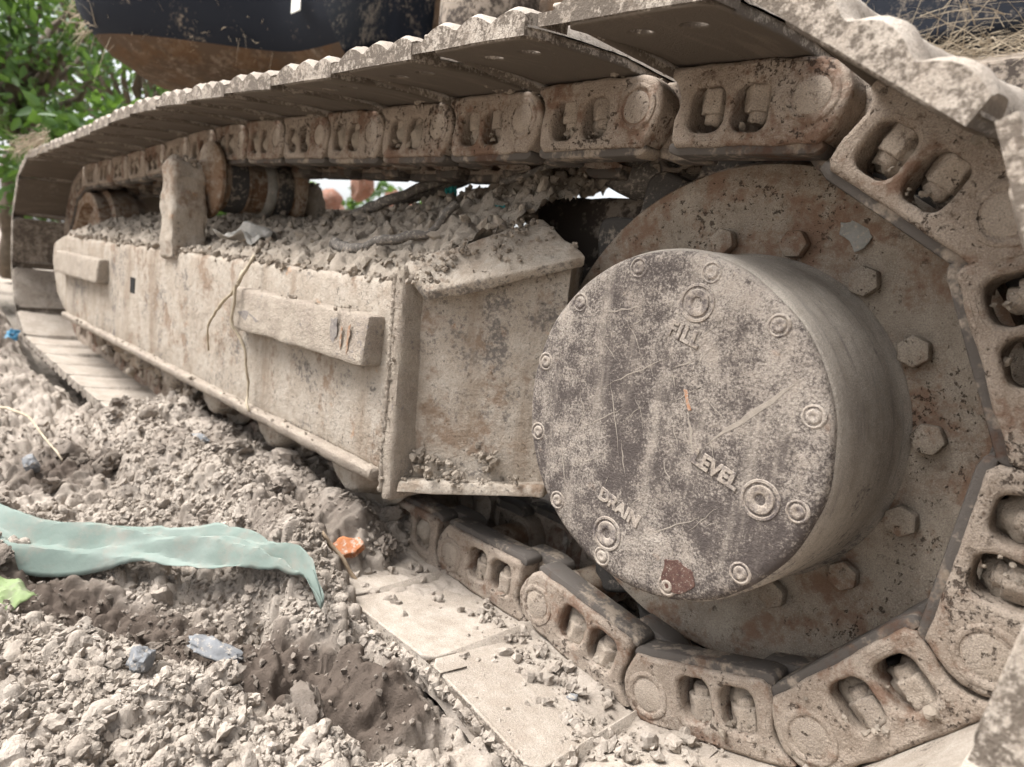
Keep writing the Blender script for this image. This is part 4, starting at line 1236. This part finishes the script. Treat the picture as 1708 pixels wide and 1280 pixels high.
# orange tile fragment
b = bm_prism([(-0.021, -0.009), (-0.008, -0.015), (0.010, -0.013), (0.021, -0.003), (0.015, 0.008), (0.002, 0.010), (-0.006, 0.015), (-0.018, 0.007)], 'z', -0.0055, 0.0055)
bevel(b, 0.0018, 2, 20); organic(b, 0.004, 0.0022, 110, 0.0010, 260)
o = add('tile_fragment', me_bm('tile_fragment', b, True, 50), M['tile'], None, px_ground(-0.378, -0.192, 0.006), (0.55, -0.25, 0.95))
tag(o, 'broken orange clay tile fragment lying on the brown soil', 'tile')
b = bm_prism([(-0.006, -0.002), (0.005, -0.003), (0.006, 0.002), (-0.003, 0.003)], 'z', -0.001, 0.0015)
o = add('tile_chip', me_bm('tile_chip', b), M['tile'], None, (-0.222, -0.190, -0.2755), (0, 0, 0.9))
tag(o, 'tiny orange tile chip on the bare track shoe', 'tile')

# green woven plastic strip: a ribbon with folds
def ribbon(name, path, widths, mat, label, cat, tilt, thick=0.0005, n=110, m=20, seed=0, calm=1.0):
    P_ = [Vector(p) for p in path]
    T = np.linspace(0, 1, len(P_))
    def at(t, k): return float(np.interp(t, T, [p[k] for p in P_]))
    verts = []
    for i in range(n + 1):
        t = i / n
        c = Vector((at(t, 0), at(t, 1), at(t, 2)))
        d = (Vector((at(min(1, t + .02), 0), at(min(1, t + .02), 1), 0)) - Vector((at(max(0, t - .02), 0), at(max(0, t - .02), 1), 0))).normalized()
        s = Vector((-d.y, d.x, 0))
        w = float(np.interp(t, np.linspace(0, 1, len(widths)), widths)) * (1 + 0.05 * mnoise.noise(Vector((t * 60, seed, 2.0))))
        ti = float(np.interp(t, np.linspace(0, 1, len(tilt)), tilt))
        for j in range(m + 1):
            u = -1 + 2 * j / m
            q = c + s * (u * w / 2 * math.cos(ti)) + Vector((0, 0, u * w / 2 * math.sin(ti)))
            q.z += 0.004 * mnoise.noise(Vector((t * 6 + seed, u * 1.1, 0.3))) + 0.002 * mnoise.noise(Vector((t * 26, u * 2.4 + t * 8, seed))) + 0.0012 * abs(mnoise.noise(Vector((t * 70, u * 3 + t * 22, seed + 4.0))))
            q.z -= 0.010 * max(0, abs(u) - 0.6) 
            q.z += calm * 0.008 * math.exp(-((u - (1.6 * t - 0.9)) / 0.22) ** 2) * (0.3 + t)
            for kk, (f_, ph_, am_) in enumerate(((2.3, 0.3, 0.0060), (3.7, 2.1, 0.0035), (9.0, 4.0, 0.0012))):
                q.z += calm * am_ * (1 - 2 * abs(((t * f_ + u * (0.9 - kk * 0.7) + ph_) % 1.0) - 0.5) * 2)
            verts.append(q)
    F_ = [(i * (m + 1) + j, (i + 1) * (m + 1) + j, (i + 1) * (m + 1) + j + 1, i * (m + 1) + j + 1) for i in range(n) for j in range(m)]
    me = me_np(name, [v[:] for v in verts], F_)
    o = add(name, me, mat)
    md = o.modifiers.new('thickness', 'SOLIDIFY'); md.thickness = thick
    o.data.set_sharp_from_angle(angle=math.radians(22))
    tag(o, label, cat)
    return o
def woven(name, c1, c2):
    m, nt, b = nodes_for(name)
    N = NB(nt)
    w1 = N.n('ShaderNodeTexWave'); w1.inputs['Scale'].default_value = 420; w1.bands_direction = 'X'; w1.inputs['Distortion'].default_value = 0.6
    w2 = N.n('ShaderNodeTexWave'); w2.inputs['Scale'].default_value = 420; w2.bands_direction = 'Y'; w2.inputs['Distortion'].default_value = 0.6
    mp = N.mapv((1, 1, 0.6), (0, 0, 0.5))
    N.l(mp, w1.inputs['Vector']); N.l(mp, w2.inputs['Vector'])
    wv = N.math('MULTIPLY', w1.outputs['Fac'], w2.outputs['Fac'])
    c = N.mix(N.rng(N.noise(11, 4, 0.6), 0.35, 0.65), c1, c2)
    c = N.mix(N.rng(N.noise(30, 5, 0.75), 0.47, 0.72, 0, 0.75), c, (0.22, 0.20, 0.17))
    c = N.mix(N.rng(wv, 0.0, 0.8, 0.10, 0.0), c, tuple(x * 0.7 for x in c1))
    N.l(c, b.inputs['Base Color']); b.inputs['Roughness'].default_value = 0.75; b.inputs['Specular IOR Level'].default_value = 0.2
    N.l(N.bump(N.noise(160, 3, 0.6), 0.0004), b.inputs['Normal'])
    return m
M['green'] = woven('green_woven', (0.15, 0.19, 0.165), (0.19, 0.225, 0.20))
M['lime'] = woven('lime_woven', (0.15, 0.20, 0.08), (0.18, 0.23, 0.11))
M['blackbits'] = None
def sp(x, y, up): return (x, y, gz(x, y) + up)
path = [(-0.86, -0.60), (-0.74, -0.545), (-0.635, -0.487), (-0.565, -0.425), (-0.515, -0.378), (-0.455, -0.338), (-0.395, -0.310), (-0.340, -0.292), (-0.295, -0.288), (-0.258, -0.291)]
zz = np.array([max(gz(x + dx, y + dy) for dx in (-.02, 0, .02) for dy in (-.02, 0, .02)) for x, y in path])
zz = np.polyval(np.polyfit(np.arange(10), zz, 3), np.arange(10)) + np.array((0.024, 0.024, 0.024, 0.024, 0.024, 0.022, 0.020, 0.016, 0.010, 0.004))
path = [(x, y, float(z)) for (x, y), z in zip(path, zz)]
ribbon('woven_strip', path, [0.066, 0.066, 0.064, 0.062, 0.056, 0.048, 0.038, 0.026, 0.014, 0.003], M['green'], 'pale green woven plastic strip twisting across the soil at left', 'plastic strip', [0.55, 0.6, 0.65, 0.7, 0.75, 0.75, 0.7, 0.5, 0.3, 0.1])
path = [(-0.60, -0.545, 0), (-0.56, -0.527, 0), (-0.525, -0.513, 0), (-0.497, -0.505, 0)]
path = [(x, y, gz(x, y) + 0.018) for x, y, _ in path]
ribbon('lime_strip', path, [0.030, 0.032, 0.034, 0.034], M['lime'], 'short yellow green plastic strip end below the pale green strip', 'plastic strip', [0.5, 0.5, 0.4, 0.3], n=24, seed=5, calm=0.25)

# small litter
def scrap(name, loc, size, mat, label, cat, rot=(0, 0, 0), seed=1):
    n = 10; verts = []
    for i in range(n + 1):
        for j in range(n + 1):
            u, v = i / n - .5, j / n - .5
            verts.append((u * size[0] + 0.12 * size[0] * mnoise.noise(Vector((v * 4, seed, u))), v * size[1] + 0.12 * size[1] * mnoise.noise(Vector((u * 4, seed + 3, v))), 0.5 * min(size) * mnoise.noise(Vector((u * 3.3 + seed, v * 3.3, seed)))))
    F_ = [(i * (n + 1) + j, (i + 1) * (n + 1) + j, (i + 1) * (n + 1) + j + 1, i * (n + 1) + j + 1) for i in range(n) for j in range(n)]
    o = add(name, me_np(name, verts, F_), mat, None, loc, rot)
    md = o.modifiers.new('thickness', 'SOLIDIFY'); md.thickness = 0.0006
    tag(o, label, cat)
    return o
def hz_(x, y, up=0.0): return (x, y, float(heap_z(np.array([x]), np.array([y]))[0]) + up)
scrap('film_scrap', hz_(-0.93, -0.10, 0.012), (0.11, 0.07), M['bag'], 'crumpled dusty grey plastic film beside the carrier roller post', 'film', (0.3, 0.1, 0.3), 2)
scrap('plastic_chip', hz_(-0.36, -0.02, 0.006), (0.016, 0.008), M['teal'], 'small teal plastic chip on the mud behind the hood plate', 'plastic', (0.3, 0, 0.4), 3)
scrap('plastic_chip', hz_(-0.62, 0.10, 0.020), (0.022, 0.03), M['teal'], 'dark teal plastic scrap in the shade of the dead branch', 'plastic', (1.0, 0, 0.4), 4)
scrap('plastic_chip', (-2.15, -0.29, gz(-2.15, -0.29) + 0.025), (0.036, 0.03), M['blue'], 'bright blue plastic scrap by the end of the track frame', 'plastic', (0.9, 0.1, 0.9), 5)
o = scrap('printed_wrapper', hz_(-0.50, 0.26, 0.035), (0.13, 0.05), M['teal'], 'crumpled teal and orange printed wrapper on the mud under the top chain', 'wrapper', (0.9, 0.0, 0.5), 6)
w2 = scrap('orange_print', (0, 0, 0), (0.06, 0.032), M['wrapor'], None, None, (0, 0, 0), 6)
w2.parent = o; w2.location = (0.005, -0.004, 0.004)
scrap('red_scrap', hz_(-0.42, 0.10, 0.02), (0.09, 0.04), M['red'], 'dull red plastic scrap tangled in the mud below the wrapper', 'plastic', (0.6, 0, 0.8), 7)

def twig(name, pts_, r0, r1, mat, label, cat='twig', seg=6):
    n = len(pts_) * 4
    P_ = [Vector(p) for p in pts_]; out = []
    for i in range(n + 1):
        t = i / n * (len(P_) - 1); k = min(int(t), len(P_) - 2)
        p = P_[k].lerp(P_[k + 1], t - k)
        p = p + Vector((mnoise.noise(p * 40), mnoise.noise(p * 40 + Vector((9, 0, 0))), mnoise.noise(p * 40 + Vector((0, 9, 0))))) * 0.004
        out.append(p)
    b = tube_bm(out, [r0 + (r1 - r0) * i / n for i in range(n + 1)], seg, 0.15)
    o = add(name, me_bm(name, b, True), mat)
    tag(o, label, cat)
    return o
yf = YF - 0.03
twig('root_strand', [(-0.735, yf + 0.01, 0.075), (-0.735, yf - .004, 0.045), (-0.80, yf - .004, 0.01), (-0.885, yf + 0.014, -0.03), (-0.90, yf + 0.022, -0.075)], 0.0032, 0.0016, M['straw'], 'pale forked root hanging over the frame ledge, left strand', 'root')
twig('root_strand', [(-0.725, yf + 0.02, 0.10), (-0.735, yf - .004, 0.05), (-0.738, yf - .004, -0.01), (-0.715, yf + 0.01, -0.05), (-0.725, yf + 0.02, -0.115), (-0.70, yf + 0.012, -0.14)], 0.0030, 0.0018, M['straw'], 'long pale root dangling straight down the frame side, right strand', 'root')
twig('stick', [px_ground(-0.385, -0.226, 0.006), px_ground(-0.352, -0.200, 0.010), px_ground(-0.325, -0.180, 0.008)], 0.0028, 0.002, M['twig'], 'thin brown stick below the orange tile fragment', 'stick')
twig('stick', [px_ground(-1.35, -0.44, 0.02), px_ground(-1.15, -0.40, 0.03), px_ground(-0.98, -0.38, 0.015)], 0.003, 0.0015, M['straw'], 'pale dry stalk lying on the soil at left', 'stick')
twig('bark_strip', [hz_(-0.62, -0.105, 0.006), hz_(-0.54, -0.125, 0.004), hz_(-0.47, -0.115, 0.008), hz_(-0.42, -0.085, 0.014), hz_(-0.40, -0.055, 0.016)], 0.009, 0.005, M['bark'], 'curved grey strip of bark on the mud above the end flange', 'bark', 7)
twig('dead_branch', [hz_(-0.72, 0.06, 0.02), hz_(-0.62, 0.12, 0.035), hz_(-0.56, 0.16, 0.045), hz_(-0.44, 0.17, 0.05), hz_(-0.33, 0.14, 0.03)], 0.012, 0.007, M['bark'], 'dead grey branch arched over the mud under the chain', 'branch', 7)
twig('dead_branch', [hz_(-0.80, 0.03, 0.012), hz_(-0.70, 0.02, 0.02), hz_(-0.60, 0.10, 0.06)], 0.010, 0.007, M['bark'], 'short muddy branch stub left of the arched dead branch', 'branch', 7)
twig('dead_branch', [hz_(-0.40, 0.02, 0.01), hz_(-0.30, 0.05, 0.02), hz_(-0.22, 0.08, 0.03)], 0.006, 0.004, M['bark'], 'thin brown twig in front of the brown boulder', 'twig', 6)
twig('straw_bundle', [(-0.275, -0.19, -0.2725), (-0.255, -0.165, -0.272), (-0.22, -0.15, -0.274)], 0.0012, 0.0008, M['straw'], 'single straw lying on the bare shoe', 'straw', 5)

# pale rubble and red rubble seen beyond the machine
for i, (x, y, z, s_, mt, lb) in enumerate(((-0.62, 0.34, 0.255, 0.12, 'white', 'white lump of rubble left of the wrapper'), (-0.38, 0.36, 0.265, 0.10, 'white', 'white lump of rubble right of the wrapper'), (-0.50, 0.20, 0.235, 0.13, 'clod', 'pale lump of dry mud under the arched branch'))):
    rock_obj('rubble_lump', (x, y, z), (s_, s_ * .8, s_ * .7), 60 + i, M[mt], lb, 'rubble')
for i in range(16):
    x, y = random.uniform(-5.4, -4.2), random.uniform(2.0, 3.0)
    sz = random.uniform(0.15, 0.4)
    rock_obj('brick_rubble', (x, y, -0.1 + random.uniform(0, 0.85)), (sz, sz * .7, sz * .6), 80 + i, M['brick'], 'lump of reddish brick rubble in the pile beyond the machine', 'rubble', 'heap of red rubble', (random.uniform(0, 3), random.uniform(0, 3), 0), 2)

# ---- dry grass hanging on the machine body at the top right and on the left skirt
def grass_bm(items):
    bm = bmesh.new()
    for base, d, L_, w in items:
        p = Vector(base); d = Vector(d).normalized()
        w = w * random.uniform(0.4, 1.5)
        s_ = d.cross(Vector((0.2, 0.9, 0.4))).normalized() * w
        u_ = d.cross(s_).normalized() * w * 0.5
        prev = None
        for k in range(5):
            t = k / 4
            q = p + d * (L_ * t) + Vector((0, 0, -0.5 * L_ * t * t * random.uniform(0.1, .6)))
            f = (1 - 0.8 * t)
            ring = [bm.verts.new(q + s_ * f), bm.verts.new(q + u_ * f), bm.verts.new(q - s_ * f)]
            if prev:
                for a_ in range(3): bm.faces.new((prev[a_], prev[(a_ + 1) % 3], ring[(a_ + 1) % 3], ring[a_]))
            prev = ring
    return bm
it = []
for _ in range(230):
    x = random.uniform(-0.45, 0.3)
    it.append(((x, 0.845 - random.random() * 0.05, 0.60 + random.random() ** 2 * 0.10), (random.gauss(0, 1), -0.35 - random.random() * .5, random.gauss(0.3, 0.5)), random.uniform(0.05, 0.18), 0.0008))
for _ in range(1500):
    x = random.uniform(-0.6, 0.45)
    it.append(((x, 0.80 + random.random() * 0.05, 0.585 + random.random() ** 2 * 0.05), (random.gauss(0, 1), random.gauss(-0.4, .4), random.gauss(0.0, 0.25)), random.uniform(0.02, 0.07), 0.0007))
o = add('dry_grass', me_bm('dry_grass', grass_bm(it)), M['straw'])
tag(o, 'tangle of dry straw caught on the machine body at upper right', 'dry grass', kind='stuff')
it = []
for _ in range(150):
    t = random.random()
    it.append(((-2.05 + 0.40 * t + random.gauss(0, .02), -0.13 + 0.38 * t, 0.665 + random.random() * 0.05), (random.gauss(0, 1), -0.25, random.gauss(0.15, 0.45)), random.uniform(0.04, 0.15), 0.0022))
for _ in range(70):
    it.append(((-2.22 + random.gauss(0, .06), -0.10 + random.gauss(0, .015), 0.70 + random.random() * 0.10), (random.gauss(0, .6), -0.3, random.gauss(0.2, 0.6)), random.uniform(0.04, 0.10), 0.003))
o = add('dry_grass', me_bm('dry_grass', grass_bm(it)), M['straw'])
tag(o, 'dry grass stems stuck to the dark body skirt at upper left', 'dry grass', kind='stuff')
it = []
for _ in range(260):
    it.append(((random.uniform(-2.5, -1.95), -0.235 + random.gauss(0, .006), 0.345 + random.gauss(0, .012)), (random.gauss(0, 1), random.gauss(-.4, .5), random.gauss(-.3, .5)), random.uniform(0.015, 0.05), 0.0015))
o = add('dry_grass', me_bm('dry_grass', grass_bm(it)), M['straw'])
tag(o, 'fringe of dry grass clinging to the far end of the upper track shoes', 'dry grass', kind='stuff')

# ================================================================== TREES
def leaf_mat(name, c1, c2):
    m, nt, b = nodes_for(name)
    N = NB(nt)
    c = N.mix(N.pos.outputs['Random Per Island'], c1, c2)
    N.l(c, b.inputs['Base Color']); b.inputs['Roughness'].default_value = 0.42; b.inputs['Specular IOR Level'].default_value = 0.45
    tr = N.n('ShaderNodeBsdfTranslucent'); N.l(N.mix(0.5, c, (0.25, 0.42, 0.05)), tr.inputs['Color'])
    mx = N.n('ShaderNodeMixShader'); mx.inputs[0].default_value = 0.3
    N.l(b.outputs[0], mx.inputs[1]); N.l(tr.outputs[0], mx.inputs[2]); N.l(mx.outputs[0], nt.nodes['Material Output'].inputs['Surface'])
    return m
M['leafA'] = leaf_mat('leaf_green', (0.022, 0.055, 0.014), (0.085, 0.165, 0.04))
M['leafB'] = leaf_mat('leaf_bright', (0.035, 0.085, 0.016), (0.105, 0.20, 0.045))
M['trunk'] = plain('trunk_bark', (0.16, 0.125, 0.095), (0.10, 0.08, 0.06), 0.95, 30, 0.004)
def leaves_mesh(name, C, L_, W_):
    n = len(C)
    T_ = np.array([(0, 0, 0), (0.3, 0.5, 0.06), (0.3, -0.5, 0.06), (0.68, 0.38, 0.02), (0.68, -0.38, 0.02), (1, 0, -0.10), (0.35, 0, -0.03), (0.7, 0, -0.06)], float)
    Ft = np.array([(0, 6, 1), (0, 2, 6), (1, 6, 7), (1, 7, 3), (2, 7, 6), (2, 4, 7), (3, 7, 5), (4, 5, 7)])
    R_ = rot_mats(n)
    sc = np.stack([L_, W_, L_], 1)
    v = T_[None] * sc[:, None, :]
    v = np.einsum('nij,nvj->nvi', R_, v) + C[:, None, :]
    f = Ft[None] + (np.arange(n) * len(T_))[:, None, None]
    return me_np(name, v.reshape(-1, 3), f.reshape(-1, 3))
def tree(name, base, h, crown_c, crown_r, nleaf, leaf, mat, label, cat, seed, clumps=60):
    r_ = np.random.default_rng(seed); rr = random.Random(seed)
    root = empty(name, base)
    tag(root, label, cat)
    B = Vector(base)
    bms = []
    def limb(p0, p1, r0, r1):
        n = 6
        pp = [p0.lerp(p1, i / n) + Vector((rr.gauss(0, 1), rr.gauss(0, 1), 0)) * 0.03 * (p1 - p0).length * (0 < i < n) for i in range(n + 1)]
        bms.append(tube_bm([p - B for p in pp], [r0 + (r1 - r0) * i / n for i in range(n + 1)], 7, 0.1))
        return pp
    cc = Vector(crown_c)
    fork = B + (cc - B) * 0.45
    limb(B, fork, 0.03 * h, 0.022 * h)
    cents = []
    for k in range(clumps):
        d = r_.normal(size=3); d /= np.linalg.norm(d)
        q = np.array(cc) + d * np.array(crown_r) * r_.uniform(0.35, 1.0)
        q[2] = max(q[2], base[2] + 0.12)
        cents.append(q)
        if k % 2 == 0: limb(fork.lerp(cc, rr.random() * 0.5), Vector(q), 0.010 * h, 0.003 * h)
    add('trunk', me_bm('trunk', join_bm(bms), True), M['trunk'], root)
    cents = np.array(cents)
    pick = r_.integers(0, len(cents), nleaf)
    C = cents[pick] + r_.normal(size=(nleaf, 3)) * np.array(crown_r) * 0.085 - np.array(base)
    L_ = leaf * r_.uniform(0.6, 1.25, nleaf)
    add('crown', leaves_mesh('crown', C, L_, L_ * r_.uniform(0.35, 0.5, nleaf)), mat, root)
    return root
tree('broadleaf_tree', (-5.6, 0.2, -0.25), 3.4, (-5.0, 0.15, 1.55), (0.9, 1.0, 1.0), 4200, 0.075, M['leafA'], 'dark leafy tree beyond the far end of the track', 'tree', 1)
tree('broadleaf_tree', (-4.7, -0.55, -0.25), 2.4, (-4.4, -0.5, 0.9), (0.6, 0.55, 0.95), 2200, 0.075, M['leafB'], 'bright leafy bush tree at the left edge behind the track', 'tree', 2)
tree('broadleaf_tree', (-7.5, 1.6, -0.3), 4.0, (-7.2, 1.4, 1.9), (1.4, 1.6, 1.5), 4200, 0.11, M['leafA'], 'tall dark tree farther back left of the machine body', 'tree', 3, 80)
tree('leafy_bush', (-4.1, 0.35, -0.25), 0.9, (-4.0, 0.35, 0.42), (0.45, 0.5, 0.42), 1500, 0.09, M['leafB'], 'low bright green bush just beyond the idler end', 'bush', 4)
tree('leafy_bush', (-5.0, 1.55, -0.25), 1.0, (-4.9, 1.55, 0.45), (0.5, 0.5, 0.45), 1500, 0.10, M['leafB'], 'green bush seen through the gap beside the carrier roller', 'bush', 5)
tree('leafy_bush', (-3.6, -0.75, -0.2), 0.7, (-3.55, -0.72, 0.16), (0.3, 0.25, 0.3), 700, 0.10, M['leafB'], 'small light green bush at the left edge beside the idler', 'bush', 6)
tree('leafy_bush', (-6.2, 3.4, -0.3), 1.2, (-6.1, 3.4, 0.5), (0.8, 0.8, 0.5), 1500, 0.12, M['leafA'], 'dark bush behind the red rubble', 'bush', 7)
tree('leafy_bush', (-5.2, -2.0, -0.3), 1.4, (-5.1, -2.0, 0.55), (0.8, 0.8, 0.6), 1500, 0.12, M['leafA'], 'dark bush standing left of the bright bush tree', 'bush', 8)
